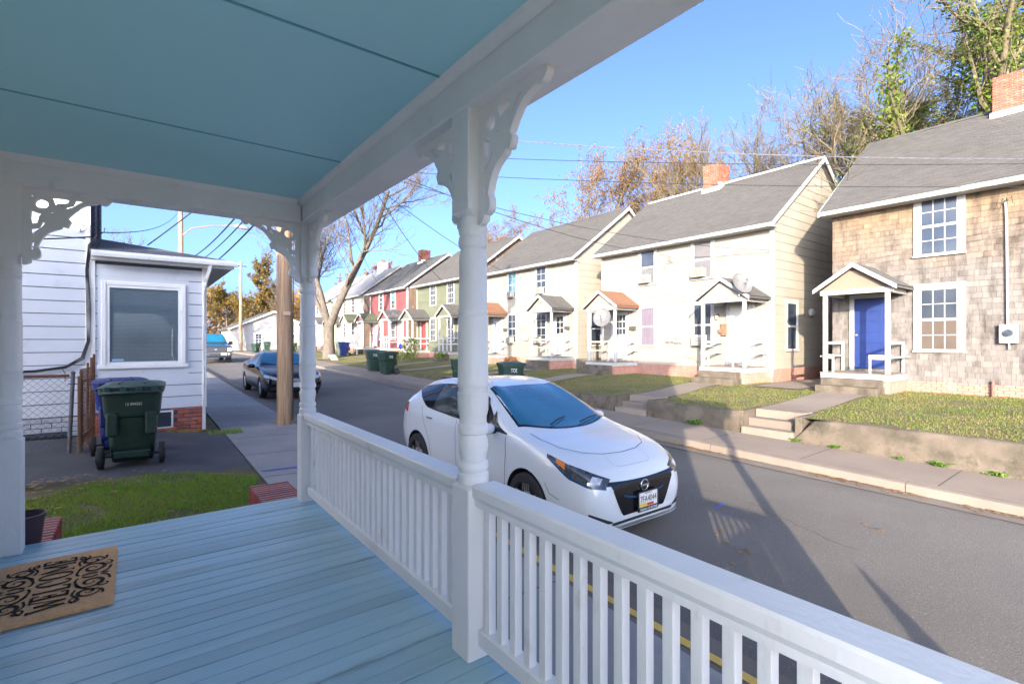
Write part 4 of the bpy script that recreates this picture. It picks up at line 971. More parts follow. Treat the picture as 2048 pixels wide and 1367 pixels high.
# ================================================= THE BUNGALOW NEXT DOOR
bw = M('bungalow_siding', (.66,.675,.70), (.60,.615,.64), scale=1.5, rough=.55, bump=.05, bscale=30, c3=(.50,.51,.52), s3=2.2, t3=(.58,.78))
B = thing('bungalow', 'white lap-sided house with a hipped front room, gutter and wide blind-covered window', 'house', (-2, 12.5, .45))
BY = 11.6; BXm = -.62; BXe = 1.125
gap_m = M('siding_shadow_gap', (.10,.11,.13), rough=.9)  # dark backing colour stands in for the shadow under each lap
wl = MB().box(-10, BXm, BY, 15.5, .2, 8.2).build('wall', gap_m, B)
fr = MB().box(BXm, BXe, BY-.015, 15.5, .2, 3.7).build('front_room_wall', gap_m, B)
WX0, WX1, WZ0, WZ1 = -.40, .73, 1.74, 3.17
z = .85; k = 0
while z < 8:
    lap(wl, bw, 'y', BY, (-10, BXm-.06), (-10, BXm-.06), z, .216, 'siding_board', .014)
    if z < 3.5:
        h_ = min(.216, 3.62-z)
        if z+h_ <= WZ0-.11 or z >= WZ1+.11: segs = [(BXm+.07, BXe-.05)]
        else: segs = [(BXm+.07, WX0-.09), (WX1+.09, BXe-.05)]
        for a, b in segs: lap(fr, bw, 'y', BY-.015, (a, b), (a, b), z+.02, h_, 'siding_board', .014)
    z += .223
MB().box(WX0-.12, WX1+.12, BY-.0225, BY-.016, WZ0-.33, WZ1+.32).build('window_panel', bw, fr)
m = MB(); m.box(BXm-.062, BXm+.004, BY-.03, BY+.02, .8, 8.1, .004); m.build('corner_board', white, B)
m = MB(); m.box(BXm+.006, BXm+.07, BY-.045, BY-.001, .85, 3.6, .004); m.box(BXe-.05, BXe+.02, BY-.045, BY-.001, .85, 3.6, .004); m.box(BXe, BXe+.025, BY-.04, BY+.05, .85, 3.6, .004); m.build('corner_board', white, B)
# louvred shutters on the street face of the tall part
shut = M('navy_shutter', (.03,.04,.07), (.045,.055,.09), scale=5, rough=.6)
for ya in (12.0, 13.75):
    s_ = MB().box(BXm+.002, BXm+.03, ya, ya+.55, 3.9, 6.4, .004).build('shutter', shut, B); m = MB()
    for i in range(24): m.box(BXm+.03, BXm+.042, ya+.05, ya+.5, 3.98+i*.1, 4.05+i*.1)
    m.build('louvres', shut, s_)
window(B, 'y', BY+.6, -9.5, -9.4, 5, 5.2)if False else None
# window with a lowered blind
glassm = bpy.data.materials.new('clear_pane'); glassm.use_nodes = True; n_ = glassm.node_tree.nodes; L_ = glassm.node_tree.links
tr_ = n_.new('ShaderNodeBsdfTransparent'); tr_.inputs[0].default_value = (.75,.8,.82,1); gl_ = n_.new('ShaderNodeBsdfGlossy'); gl_.inputs['Roughness'].default_value = .02; lw_ = n_.new('ShaderNodeLayerWeight'); lw_.inputs[0].default_value = .35; mx_ = n_.new('ShaderNodeMixShader')
mr_ = n_.new('ShaderNodeMapRange'); mr_.inputs[3].default_value = .05; mr_.inputs[4].default_value = .6; L_.new(lw_.outputs['Facing'], mr_.inputs[0])
L_.new(mr_.outputs[0], mx_.inputs[0]); L_.new(tr_.outputs[0], mx_.inputs[1]); L_.new(gl_.outputs[0], mx_.inputs[2]); L_.new(mx_.outputs[0], n_['Material Output'].inputs['Surface'])
MAT['clear_pane'] = glassm
m = MB(); py = BY-.015
for a, b, c, d in ((WX0-.07, WX0, WZ0-.02, WZ1+.07), (WX1, WX1+.07, WZ0-.02, WZ1+.07), (WX0, WX1, WZ1, WZ1+.07), (WX0-.12, WX1+.12, WZ0-.09, WZ0-.021)): m.box(a, b, py-.05, py-.001, c, d, .006)
ww = m.build('window', white, B)
m = MB()
for a, b, c, d in ((WX0, WX0+.05, WZ0-.02, WZ1), (WX1-.05, WX1, WZ0-.02, WZ1), (WX0+.05, WX1-.05, WZ1-.05, WZ1), (WX0+.05, WX1-.05, WZ0-.02, WZ0+.03)): m.box(a, b, py-.036, py-.004, c, d, .003)
m.build('sash', white, ww)
MB().box(WX0+.05, WX1-.05, py-.018, py-.014, WZ0+.03, WZ1-.05).build('pane', glassm, ww)
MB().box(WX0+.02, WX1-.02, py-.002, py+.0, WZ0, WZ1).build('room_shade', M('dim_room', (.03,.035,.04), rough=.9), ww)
m = MB(); z = WZ0+.05
while z < WZ1-.07: m.add([(WX0+.06, py-.012, z), (WX1-.06, py-.012, z), (WX1-.06, py-.004, z+.016), (WX0+.06, py-.004, z+.016)], [(0,1,2,3)]); z += .0245
m.build('blind', M('blind_slats', (.30,.34,.40), (.36,.40,.46), scale=3, rough=.5), ww)
MB().box(WX0+.08, WX0+.25, py-.0195, py-.0182, WZ0+.05, WZ0+.085).build('sticker', M('window_sticker', (.35,.55,.75), rough=.5), ww)
# roof, gutter, downspout
m = MB(); E0 = 3.74; ex0, ey0 = 1.60, 11.33; pk = (BXm, 13.55, 4.30)
cs = [(BXm, ey0, E0), (ex0, ey0, E0), (ex0, 15.77, E0), (BXm, 15.77, E0), pk]
m.add(cs+[(x_, y_, z_-.05) for x_, y_, z_ in cs], [(0,1,4), (1,2,4), (2,3,4), (0,5,6,1), (1,6,7,2), (2,7,8,3), (5,8,7,6)])
rr = m.build('roof', M('hip_roof_shingle', (.10,.105,.115), (.15,.15,.155), scale=9, rough=.95, bump=.5, bscale=40, c3=(.2,.19,.17), s3=3), B)
gut = [(0,0), (.085,0), (.10,.05), (.10,.10), (.092,.10), (.088,.055), (.078,.012), (.008,.012), (.008,.10), (0,.10)]
m = MB(); m.prism(gut[::-1], lambda a, b: (BXm+.03, ey0-a, E0-.105+b), lambda a, b: (ex0+.05, ey0-a, E0-.105+b)); m.build('gutter', white, B)
m = MB(); m.box(BXm+.02, ex0, ey0+.002, ey0+.022, E0-.16, E0-.052, .002); m.box(BXm+.02, ex0-.02, ey0+.024, BY-.03, E0-.15, E0-.135); m.box(BXe, ex0-.02, BY-.03, 15.6, E0-.15, E0-.135); m.build('soffit', M('soffit_white', (.66,.65,.61), rough=.7), B)
m = MB(); m.tube([(1.2, ey0-.05, E0-.10), (1.18, ey0+.02, E0-.2), (1.12, BY-.09, E0-.42), (1.10, BY-.09, E0-.6), (1.10, BY-.09, .42)], .042, 4); m.build('downspout', white_old, B)
# foundation: red brick under the front room, painted brick under the tall part
fz = .86
MB().box(BXm, BXe-.004, BY-.012, BY+.3, .2, fz-.005).build('foundation', mortar, B)
bricks(B, 'y', BXm, BXe, .30, fz, BY-.012, brick_face, single=True, skip=lambda a, z: .12 < a < .62 and z > .45)
m = MB(); m.box(.16, .60, BY-.045, BY-.02, .50, .52); m.box(.16, .60, BY-.045, BY-.02, .80, .83); m.box(.16, .19, BY-.045, BY-.02, .52, .80); m.box(.57, .60, BY-.045, BY-.02, .52, .80); bwn = m.build('basement_window', white_old, B); MB().box(.19, .57, BY-.03, BY-.022, .52, .80).build('pane', pane_m, bwn)
pbrick = M('white_painted_brick', (.50,.51,.54), (.42,.43,.46), scale=6, rough=.8, bump=.4, bscale=50, c3=(.2,.2,.2), s3=5, t3=(.6,.7))
bricks(B, 'y', -3.2, BXm-.02, .50, .84, BY-.004, pbrick, single=True, bl=.26, bh=.085, depth=.012)
m = MB(); m.tube([(-6, BY-.12, .56), (BXm-.3, BY-.12, .54)], .055, 8); 
o = m.build('drain_hose', M('corrugated_black', (.03,.035,.045), (.015,.018,.025), scale=1, stretch=(60,1,1), rough=.6)); tag(o, 'black corrugated drain hose lying along the bungalow base', 'hose')
# black cables down the corner
t = thing('wall_cable', 'bundle of black cables hanging down the bungalow corner in a loop', 'cable', (BXm-.04, BY-.05, 3.9))
for k in range(4):
    o_ = .012*k; m = MB(); m.tube([(BXm+.1, BY-.05, 4.05-.05*k), (BXm-.02+o_, BY-.07, 3.85), (BXm-.06+o_, BY-.06, 3.4), (BXm-.045+o_*1.5, BY-.06, 2.7), (BXm-.04+o_, BY-.06, 2.15), (BXm-.12+o_, BY-.06, 1.87-o_), (BXm-.32, BY-.06, 1.72-o_), (BXm-.7, BY-.06, 1.66-o_*.8), (-2.6, BY-.06, 1.62-o_*.6)], .008, 6); m.build('strand', wire_m, t)
m = MB(); m.tube([(BXm-.38, BY-.06, 1.70), (BXm-.33, BY-.06, 1.6), (BXm-.33, BY-.06, 1.45)], .006, 5); m.build('loose_end', wire_m, t)
t = thing('wall_cable', 'tangle of service cables where the roof meets the tall wall', 'cable', (BXm, BY-.05, 4.1))
r = random.Random(5)
for k in range(5):
    m = MB(); c = Vector((BXm-.05+r.uniform(-.1, .15), BY-.1+r.uniform(0, .25), 4.0+r.uniform(-.1, .2))); m.tube([c+Vector((.11*cos(a*.7+k), .08*sin(a*.9), .12*sin(a*.7+k))) for a in range(9)], .006, 5); m.build('strand', wire_m, t)
# ------------------------------------------------ chain-link fence and rusty gate
rust = M('rusty_pipe_red', (.20,.075,.04), (.13,.06,.04), scale=9, rough=.85, bump=.3, bscale=50, c3=(.30,.16,.07), s3=6, t3=(.55,.7))
galv = M('dull_wire', (.18,.19,.21), (.13,.13,.14), scale=10, rough=.55, metal=.4)
rustw = M('rusted_board', (.24,.12,.06), (.16,.085,.055), scale=4, rough=.9, stretch=(1,1,.3), bump=.3, bscale=30, c3=(.32,.24,.16), s3=4, t3=(.5,.7))
def chain(m, p0, p1, z0, z1, pitch=.085, rad=.0022):
    p0, p1 = Vector(p0), Vector(p1); L = (p1-p0).length; d = (p1-p0)/L; Hh = z1-z0; k = -Hh
    while k < L:
        for sg in (1, -1):
            a0, a1 = max(0, k), min(L, k+Hh)
            if a1-a0 > .02:
                s0 = a0-k; s1 = a1-k
                m.tube([p0+d*a0+Vector((0,0,z0+(s0 if sg > 0 else Hh-s0)+.0)), p0+d*a1+Vector((0,0,z0+(s1 if sg > 0 else Hh-s1)))], rad, 4, cap=False)
        k += pitch*1.1
F = thing('chain_link_fence', 'chain-link fence with a rusty top rail beside the driveway', 'fence', (-1.6, 10.1, .5))
gz = z_near(-1, 10.1)
m = MB(); m.tube([(-4.5, 10.1, 1.63), (-.78, 10.1, 1.63)], .022, 8); m.build('top_rail', rust, F)
m = MB(); chain(m, (-4.4, 10.1, 0), (-.76, 10.1, 0), gz+.03, 1.63); struct(m.build('wire_mesh', galv, F), 'stuff')
for x_, l in ((-.74, .05), (-3.4, 0)):
    m = MB(); m.tube([(x_-l, 10.1, gz-.1), (x_, 10.1, 1.66)], .026, 10); m.build('fence_post', galv, F); m = MB(); m.lathe([(.03,0), (.03,.02), (.012,.04)], 10, Matrix.Translation((x_, 10.1, 1.655))); m.build('post_cap', rust, F)
m = MB()
for z in (gz+.15, gz+.55, 1.5): m.tube([(-.80, 10.08, z), (-.69, 10.08, z)], .009, 5)
m.build('tension_bands', rust, F)
G = thing('rusty_gate', 'rusty gate folded edge-on beside the chain-link fence', 'gate', (-.68, 10.2, .5))
p0, p1 = Vector((-.665, 10.05, 0)), Vector((-.545, 11.1, 0)); d = p1-p0
for i, (tt, h_, w_) in enumerate(((.0, 1.62, .036), (.14, 1.70, .032), (.55, 1.80, .028), (.8, 1.88, .03), (1.0, 1.93, .028))):
    p = p0+d*tt; m = MB(); m.box(p.x-w_*.6, p.x+w_*.6, p.y-w_*.3, p.y+w_*.3, gz-.02, h_, .006); m.build('gate_picket', rustw if i < 4 else rust, G)
m = MB(); chain(m, p0, p1, gz+.1, 1.72, .06, .0035); struct(m.build('wire_mesh', rust, G), 'stuff')
for z in (gz+.22, 1.52): m = MB(); m.tube([p0+Vector((0,0,z)), p1+Vector((0,0,z))], .016, 6); m.build('gate_rail', rust, G)
# ================================================= WHEELED BINS
def cart_meshes(body, lidm, key):
    hw, hd = .285, .33; H_ = .98
    def ring(z, wx, wy, yo, c=.07):
        pts = []
        for sx_, sy_ in ((1,1), (-1,1), (-1,-1), (1,-1)):
            for k in range(4):
                a = (math.atan2(sy_, sx_)-pi/4)+k/3*pi/2; pts.append((sx_*(wx-c)+c*cos(a), yo+sy_*(wy-c)+c*sin(a), z))
        return pts
    def loft(m, rings, cap=True):
        n = len(rings[0]); vs = sum(rings, []); fs = [(i*n+j, i*n+(j+1) % n, (i+1)*n+(j+1) % n, (i+1)*n+j) for i in range(len(rings)-1) for j in range(n)]
        if cap: fs += [tuple(range(n))[::-1], tuple(range((len(rings)-1)*n, len(rings)*n))]
        m.add(vs, fs)
    b = MB(); loft(b, [ring(.05, .215, .245, .02), ring(.12, .225, .26, .01), ring(.30, .24, .275, .0), ring(.62, .262, .30, 0), ring(.64, .285, .325, 0), ring(.93, .31, .355, 0), ring(.935, .335, .38, 0), ring(.985, .335, .38, 0)])
    for sx_ in (-1, 1): b.box(sx_*.20-.06, sx_*.20+.06, -.385, -.30, .40, .70, .02)      # moulded ribs on the wheel side
    b.box(-.20, .20, -.335, -.27, .10, .20, .02)
    l = MB(); loft(l, [ring(.987, .342, .392, .005), ring(1.02, .345, .395, .005), ring(1.045, .30, .345, .01), ring(1.06, .24, .28, .01)])
    for sx_ in (-.24, -.08, .08, .24): l.box(sx_-.035, sx_+.035, -.43, -.37, .96, 1.035, .01)
    for sx_ in (-.13, .13): l.box(sx_-.012, sx_+.012, -.30, .28, 1.055, 1.068, .004)
    h = MB(); h.tube([(-.29, -.36, .93), (-.29, -.44, .955), (.29, -.44, .955), (.29, -.36, .93)], .017, 8)
    w = MB(); w.lathe([(.05,0), (.135,.0), (.14,.01), (.14,.05), (.135,.06), (.05,.06)], 20, Matrix.Rotation(pi/2, 4, 'Y')); 
    hb = MB(); hb.lathe([(.0,0), (.085,.0), (.085,.008), (.05,.014), (0,.014)], 16, Matrix.Rotation(pi/2, 4, 'Y'))
    a = MB(); a.tube([(-.29, -.29, .14), (.29, -.29, .14)], .013, 6)
    return dict(body=b.mesh('bin_body', body, R(35)), lid=l.mesh('lid', lidm, R(35)), handle=h.mesh('handle', lidm, True), wheel=w.mesh('wheel', black, R(35)), hub=hb.mesh('hub', M('bin_hub', (.05,.05,.05), rough=.6), R(35)), axle=a.mesh('axle', iron, True))
plas_g = M('green_bin_plastic', (.012,.035,.024), (.018,.045,.03), scale=6, rough=.42, bump=.08, bscale=120)
plas_gl = M('green_bin_lid', (.02,.065,.05), (.016,.05,.04), scale=8, rough=.4)
plas_b = M('blue_bin_plastic', (.012,.03,.17), (.01,.025,.13), scale=6, rough=.42)
plas_lg = M('faded_green_plastic', (.20,.28,.09), (.16,.23,.08), scale=3, rough=.6)
plas_rb = M('recycling_blue', (.03,.16,.42), (.025,.13,.36), scale=4, rough=.5)
lett = M('white_lettering', (.75,.75,.72), rough=.6)
CM = {'g': cart_meshes(plas_g, plas_gl, 'g'), 'b': cart_meshes(plas_b, plas_b, 'b'), 'l': cart_meshes(plas_g, plas_lg, 'l')}
def cart(x, y, rz, kind, label, text=None, face='back', z=None, sc=1.06, group=None, tilt=0):
    z = zg(x, y) if z is None else z; c = CM[kind]
    t = bpy.data.objects.new('wheeled_bin', None); COL.objects.link(t); t.location = (0,0,0); put(t, None); tag(t, label, 'bin', group)
    b = obj('bin_body', c['body'], t); obj('lid', c['lid'], t); obj('handle', c['handle'], t); obj('axle', c['axle'], t)
    for sx_ in (-1, 1):
        w = obj('wheel', c['wheel'], t, (.285 if sx_ > 0 else -.345, -.29, .14)); obj('hub', c['hub'], w, (.345 if sx_ > 0 else -.359, -.29, .14))
    if text:
        me = text_mesh(text, .052 if face == 'back' else .17, lett, .001, .8 if face == 'back' else .62)
        if face == 'back': mt = Matrix.Translation((.02, -.357, .80)) @ Matrix.Rotation(R(90+3.5), 4, 'X')
        else: mt = Matrix.Translation((-.303, -.02, .80)) @ Matrix.Rotation(-pi/2, 4, 'Z') @ Matrix.Rotation(R(90+5), 4, 'X')
        o = bpy.data.objects.new('lettering', me); COL.objects.link(o); l, q, s_ = mt.decompose(); o.location = l; o.rotation_euler = q.to_euler(); put(o, b)
    t.location = (x, y, z+.0); t.rotation_euler = (tilt, 0, rz); t.scale = (sc, sc, sc)
    return t
cart(.0, 9.05, R(-4), 'g', 'dark green wheeled bin numbered in white beside the rusty gate', '12 004562', 'back', z_near(0, 9)+.008, 1.08)
cart(-.165, 10.05, R(3), 'b', 'blue wheeled bin half hidden behind the green one', None, 'back', z_near(-.3, 9.9)+.006, 1.06)
cart(10.0, 25.2, R(80), 'g', 'green bin lettered TOE, the one farther from the cream houses of a pair', 'TOE', 'side', zs(25.2)+.17)
cart(9.85, 23.1, R(100), 'g', 'green bin lettered TOE, the one closer to the cream houses of a pair', 'TOE', 'side', zs(23.1)+.17)
cart(10.25, 16.9, R(60), 'l', 'green bin with a faded yellow-green lid by the far sidewalk', None, 'side', zs(16.9)+.18)
cart(9.95, 13.2, R(70), 'g', 'dark green bin standing alone before the middle cream house', 'TOE', 'side', zs(13.2)+.17)
cart(10.1, 57.4, R(20), 'g', 'green bin lettered TOE at the street end, on the sidewalk', 'TOE', 'back', None, 1.06, 'bins at the end of the street')
cart(11.2, 57.6, R(-10), 'g', 'green bin lettered TOE at the street end, on the grass', 'TOE', 'back', None, 1.06, 'bins at the end of the street')
cart(11.3, 47.6, R(10), 'l', 'pale-lidded bin on the lawn behind the parked dark sedan', 'TOE', 'back')
cart(13.3, 39.6, R(60), 'b', 'open blue recycling bin in front of the red house', None, 'back')
cart(13.4, 40.7, R(60), 'g', 'dark bin behind the blue one in front of the red house', None, 'back')
# ================================================= POLES AND OVERHEAD WIRES
polem = M('pole_wood', (.52,.34,.20), (.38,.235,.135), scale=6, rough=.9, bump=1, bscale=14, stretch=(6,6,.22), c3=(.17,.115,.08), s3=2.6, t3=(.48,.66))
def pole(x, y, h, r0, r1, label, z=None, arms=()):
    z = zg(x, y) if z is None else z; t = thing('utility_pole', label, 'utility pole', (x, y, z)); m = MB(); n = 14
    m.tube([(x+.01*sin(i), y+.01*cos(i*1.3), z-.3+(h+.3)*i/n) for i in range(n+1)], [lerp(r0, r1, i/n) for i in range(n+1)], 16); m.build('pole_shaft', polem, t, smooth=R(60))
    for (zz, L_, ax) in arms:
        m = MB(); dx, dy = (L_/2, 0) if ax == 'x' else (0, L_/2); m.box(x-max(dx, .05), x+max(dx, .05), y-.19-max(dy, .05)+.1, y-.19+max(dy, .05)-.0, z+zz, z+zz+.11, .01); a = m.build('crossarm', polem, t)
        for k in (-.9, -.45, .45, .9): m = MB(); m.lathe([(.03,0), (.05,.03), (.03,.06), (.05,.09), (.02,.12)], 10, Matrix.Translation((x+dx*k, y-.17+dy*k, z+zz+.11))); m.build('insulator', M('insulator_white', (.6,.6,.58), rough=.3), a)
    return t
P1 = pole(2.66, 11.85, 10.6, .172, .135, 'weathered wooden utility pole rising from the sidewalk by the kerb', None, [(9.7, 2.2, 'x')])
MB().box(2.60, 2.74, 11.66, 11.69, 2.72, 2.80, .003).build('tag_plate', M('pole_tag', (.6,.42,.3), rough=.6), P1)
m = MB(); m.tube([(2.8, 11.72, .4), (2.82, 11.72, 9)], .012, 6); m.build('ground_wire', wire_m, P1)
m = MB(); m.lathe([(.0,0), (.22,.02), (.24,.08), (.24,.75), (.2,.85), (0,.9)], 16, Matrix.Translation((3.05, 11.85, 8.4))); m.build('transformer', meter_m, P1, smooth=R(40))
P2 = pole(2.75, 44.2, 14.2, .19, .14, 'wooden pole carrying the street light, seen over the bungalow roof', None, [(11.2, 1.6, 'x'), (13.2, 2.4, 'x')])
zl = zg(2.75, 44.2)
m = MB(); m.tube([(2.85, 44.1, zl+9.05), (3.4, 43.9, zl+9.6), (4.6, 43.8, zl+9.95), (6.2, 43.7, zl+10.15)], .045, 8); m.build('lamp_arm', M('lamp_arm_rust', (.35,.17,.12), rough=.7), P2)
m = MB(); m.tube([(6.1, 43.7, zl+10.13), (6.4, 43.7, zl+10.15), (7.0, 43.7, zl+10.1), (7.2, 43.7, zl+10.05)], [.06, .16, .17, .05], 10); m.build('lamp_head', meter_m, P2, smooth=R(50))
P3 = pole(10.6, 70, 11.2, .2, .16, 'slim wooden utility pole beside the far gabled house', .85, [(10.6, 1.4, 'x')])
def wire(a, b, sag, label='thin overhead wire strung between the poles', r_=.012, group='overhead wires between the poles', name='overhead_wire', n=18):
    a, b = Vector(a), Vector(b); m = MB(); m.tube([a.lerp(b, i/n)-Vector((0,0,4*sag*(i/n)*(1-i/n))) for i in range(n+1)], r_, 5); return tag(m.build(name, wire_m), label, 'wire', group)
z1 = zg(2.66, 11.85); z2 = zg(2.75, 44.2)
for dx, h1, h2, sg, lb in ((-.98, 9.85, 13.35, .9, 'thin wire on the yard-side end of the pole crossarms'), (.98, 9.85, 13.35, .9, 'thin wire on the street-side end of the pole crossarms'), (-.5, 9.85, 11.35, .8, 'thin wire reaching the lower crossarm of the street light pole'), (0, 9.0, 11.0, .9, 'thin wire strung below the crossarms between the poles')): wire((2.66+dx, 11.7, z1+h1), (2.75+dx, 44, z2+h2), sg, lb)
for h1, h2, rr_, lb in ((6.15, 7.2, .03, 'thick black cable bundle with slack loops between the poles'), (5.75, 6.7, .022, 'lower black cable beside the looped bundle'), (5.35, 5.9, .026, 'lowest black cable sloping past the corner bracket')): wire((2.8, 11.75, z1+h1), (2.9, 44, z2+h2), .55, lb, rr_, None, 'overhead_cable')
def snowshoe(t_, lb):
    a, b = Vector((2.8, 11.75, z1+6.15)), Vector((2.9, 44, z2+7.2)); p = a.lerp(b, t_)-Vector((0,0,4*.55*t_*(1-t_)+.05)); m = MB()
    pts = [p+Vector((.26*sin(k*pi/8)*(1-.3*cos(k*pi/8)), .42*cos(k*pi/8), -.02)) for k in range(17)]; m.tube(pts, .028, 6); m.tube([p+Vector((0,-.4,0)), p+Vector((0,.4,0))], .02, 5); m.tube([p+Vector((-.22,0,0)), p+Vector((.22,0,0))], .02, 5)
    tag(m.build('cable_slack_loop', wire_m), lb, 'cable loop', 'slack loops on the cable bundle')
snowshoe(.10, 'black oval slack loop on the cable bundle, closer to the kerbside pole'); snowshoe(.185, 'black oval slack loop on the cable bundle, farther from the kerbside pole')
wire((BXm+.1, 11.9, 4.15), (2.75, 44, z2+11), .5, 'service wire from the bungalow corner up to the street light pole', .012, None)
wire((.2, 11.6, 3.95), (2.66, 11.9, z1+6.4), .06, 'short service wire from the bungalow roof to the kerbside pole', .012, None)
wire((-3, 8.0, 3.2), (BXm, BY-.03, 4.0), .08, 'cable running from the porch side to the bungalow corner', .012, None)
pt = (2.7, 11.85)
wire((2.75, 11.8, z1+6.75), (16.6, -.9, 5.62), .36, 'pale grey cable crossing in front of the roofs to the shingled house', .012, None, 'service_cable').data.materials[0] = galv
wire((2.75, 11.8, z1+6.1), (16.6, -1.1, 5.5), .22, 'dark wire across the roofs, just below the pale grey cable', .007, None, 'service_cable')
wire((2.75, 11.8, z1+5.75), (16.6, -1.2, 5.05), .26, 'lowest dark wire across the roofs to the shingled house', .007, None, 'service_cable')
wire((2.75, 11.9, z1+6.6), (17.0, 12.1, 5.55), .45, 'service wire to the bracket on the near cream house', .010, None, 'service_cable')
wire((2.75, 11.9, z1+6.2), (17.0, 8.1, 5.2), .5, 'service wire to the front corner of the near cream house', .008, None, 'service_cable')
wire((2.75, 11.9, z1+6.9), (17.0, 21.5, 5.6), .5, 'service wire to the middle cream house', .010, None, 'service_cable')
wire((2.75, 11.9, z1+8.6), (17.0, 29.5, 5.9), .8, 'black drop cable slanting down to the sage green house', .014, None, 'service_cable')
wire((2.75, 11.9, z1+7.8), (17.0, 39.5, 6.0), .9, 'long service wire to the red house', .010, None, 'service_cable')
wire((17.0, 12.1, 5.5), (17.0, 8.1, 5.15), .06, 'cable strung along the near cream front', .008, None, 'service_cable')
t = thing('service_bracket', 'cluster of wire clamps on the upper front of the near cream house', 'bracket', (16.95, 12.1, 5.4)); r = random.Random(9)
for k in range(6): m = MB(); c = Vector((16.98, 12.1+r.uniform(-.2, .2), 5.35+r.uniform(-.25, .25))); m.tube([c+Vector((-.03*a, .07*sin(a*1.3+k), .08*cos(a+k))) for a in range(5)], .010, 5); m.build('clamp_wire', galv, t)
# ================================================= END OF THE STREET
far_w = M('far_siding', (.32,.315,.31), (.29,.285,.28), scale=1, rough=.7)
def gable_house(x0, x1, y0, y1, ze, za, zb, label, wallm, roofm, wins=(), bh=.22):
    t = thing('gabled_house', label, 'house', ((x0+x1)/2, y0, zb)); xm = (x0+x1)/2
    wl_ = MB().prism([(x0, zb-.2), (x1, zb-.2), (x1, ze), (xm, za), (x0, ze)], lambda x, z: (x, y0, z), lambda x, z: (x, y1, z)).build('wall', wallm, t)
    z = zb+.2
    while z < za-.3:
        f = lambda zz: (x0, x1) if zz < ze else (lerp(x0, xm, (zz-ze)/(za-ze)), lerp(x1, xm, (zz-ze)/(za-ze)))
        lap(wl_, wallm, 'y', y0, f(z), f(min(z+bh, za-.05)), z, bh, 'siding_board', .02); z += bh
    m = MB(); sl_ = (za-ze)/(xm-x0)
    m.prism([(x0-.4, ze-.4*sl_+.02), (xm, za+.02), (x1+.4, ze-.4*sl_+.02), (x1+.4, ze-.4*sl_+.16), (xm, za+.18), (x0-.4, ze-.4*sl_+.16)], lambda x, z: (x, y0-.3, z), lambda x, z: (x, y1+.3, z)); m.build('roof', roofm, t)
    m = MB(); m.prism([(x0-.42, ze-.42*sl_-.05), (xm, za-.05), (x1+.42, ze-.42*sl_-.05), (x1+.42, ze-.42*sl_+.15), (xm, za+.17), (x0-.42, ze-.42*sl_+.15)], lambda x, z: (x, y0-.34, z), lambda x, z: (x, y0-.305, z)); m.build('rake_board', white, t)
    for a, b, c, d in wins: window(t, 'y', y0-.02, a, b, c, d, grid=(2, 2))
    return t
gable_house(9.7, 19.6, 71, 80, 3.75, 5.95, .85, 'white gabled house facing down the street, half in shadow', far_w, roof_m, [(12.4, 13.2, 1.75, 3.1), (16.4, 17.2, 1.75, 3.1)])
gable_house(20.2, 27.5, 74, 82, 3.7, 5.2, .85, 'low white house behind the far gabled house', white_s, MAT['pale_roof'], [(21.2, 22, 1.7, 3.0)])
gable_house(4.5, 8.0, 92, 100, 4.0, 6.4, 1.0, 'small brown-roofed house beyond the pickup truck', white_s, roof_br, [(5.2, 6, 1.7, 3)])
def picket(x, y, label):
    t = thing('chain_link_fence', label, 'fence', (x, y, .85))
    m = MB(); chain(m, (8.8, 69.6, 0), (18, 69.6, 0), .9, 1.9, .3, .006); struct(m.build('wire_mesh', galv, t), 'stuff')
    for k in range(5): m = MB(); m.tube([(8.8+k*2.3, 69.6, .8), (8.8+k*2.3, 69.6, 2.0)], .04, 6); m.build('fence_post', galv, t)
picket(13, 69.6, 'wire fence in front of the far gabled house')
# ================================================= PARKED CARS
def catmull(rows, per):
    out = []
    for i in range(len(rows)-1):
        a, b, c, d = rows[max(i-1, 0)], rows[i], rows[i+1], rows[min(i+2, len(rows)-1)]; n = per
        for k in range(n):
            t = k/n; v = []
            for q in range(len(b)):
                h = c[q]-b[q]; m0 = (c[q]-a[q])*.5*(0 if a is b else 1)+(h if a is b else 0)*.5; m1 = (d[q]-b[q])*.5*(0 if c is d else 1)+(h if c is d else 0)*.5
                if c[0] > a[0] and d[0] > b[0] and q > 0:
                    m0 = (c[q]-a[q])*(c[0]-b[0])/(c[0]-a[0]); m1 = (d[q]-b[q])*(c[0]-b[0])/(d[0]-b[0])
                if q == 0: v.append(lerp(b[0], c[0], t)); continue
                v.append((2*t**3-3*t*t+1)*b[q]+(t**3-2*t*t+t)*m0+(-2*t**3+3*t*t)*c[q]+(t**3-t*t)*m1)
            out.append(v)
    out.append(list(rows[-1])); return out
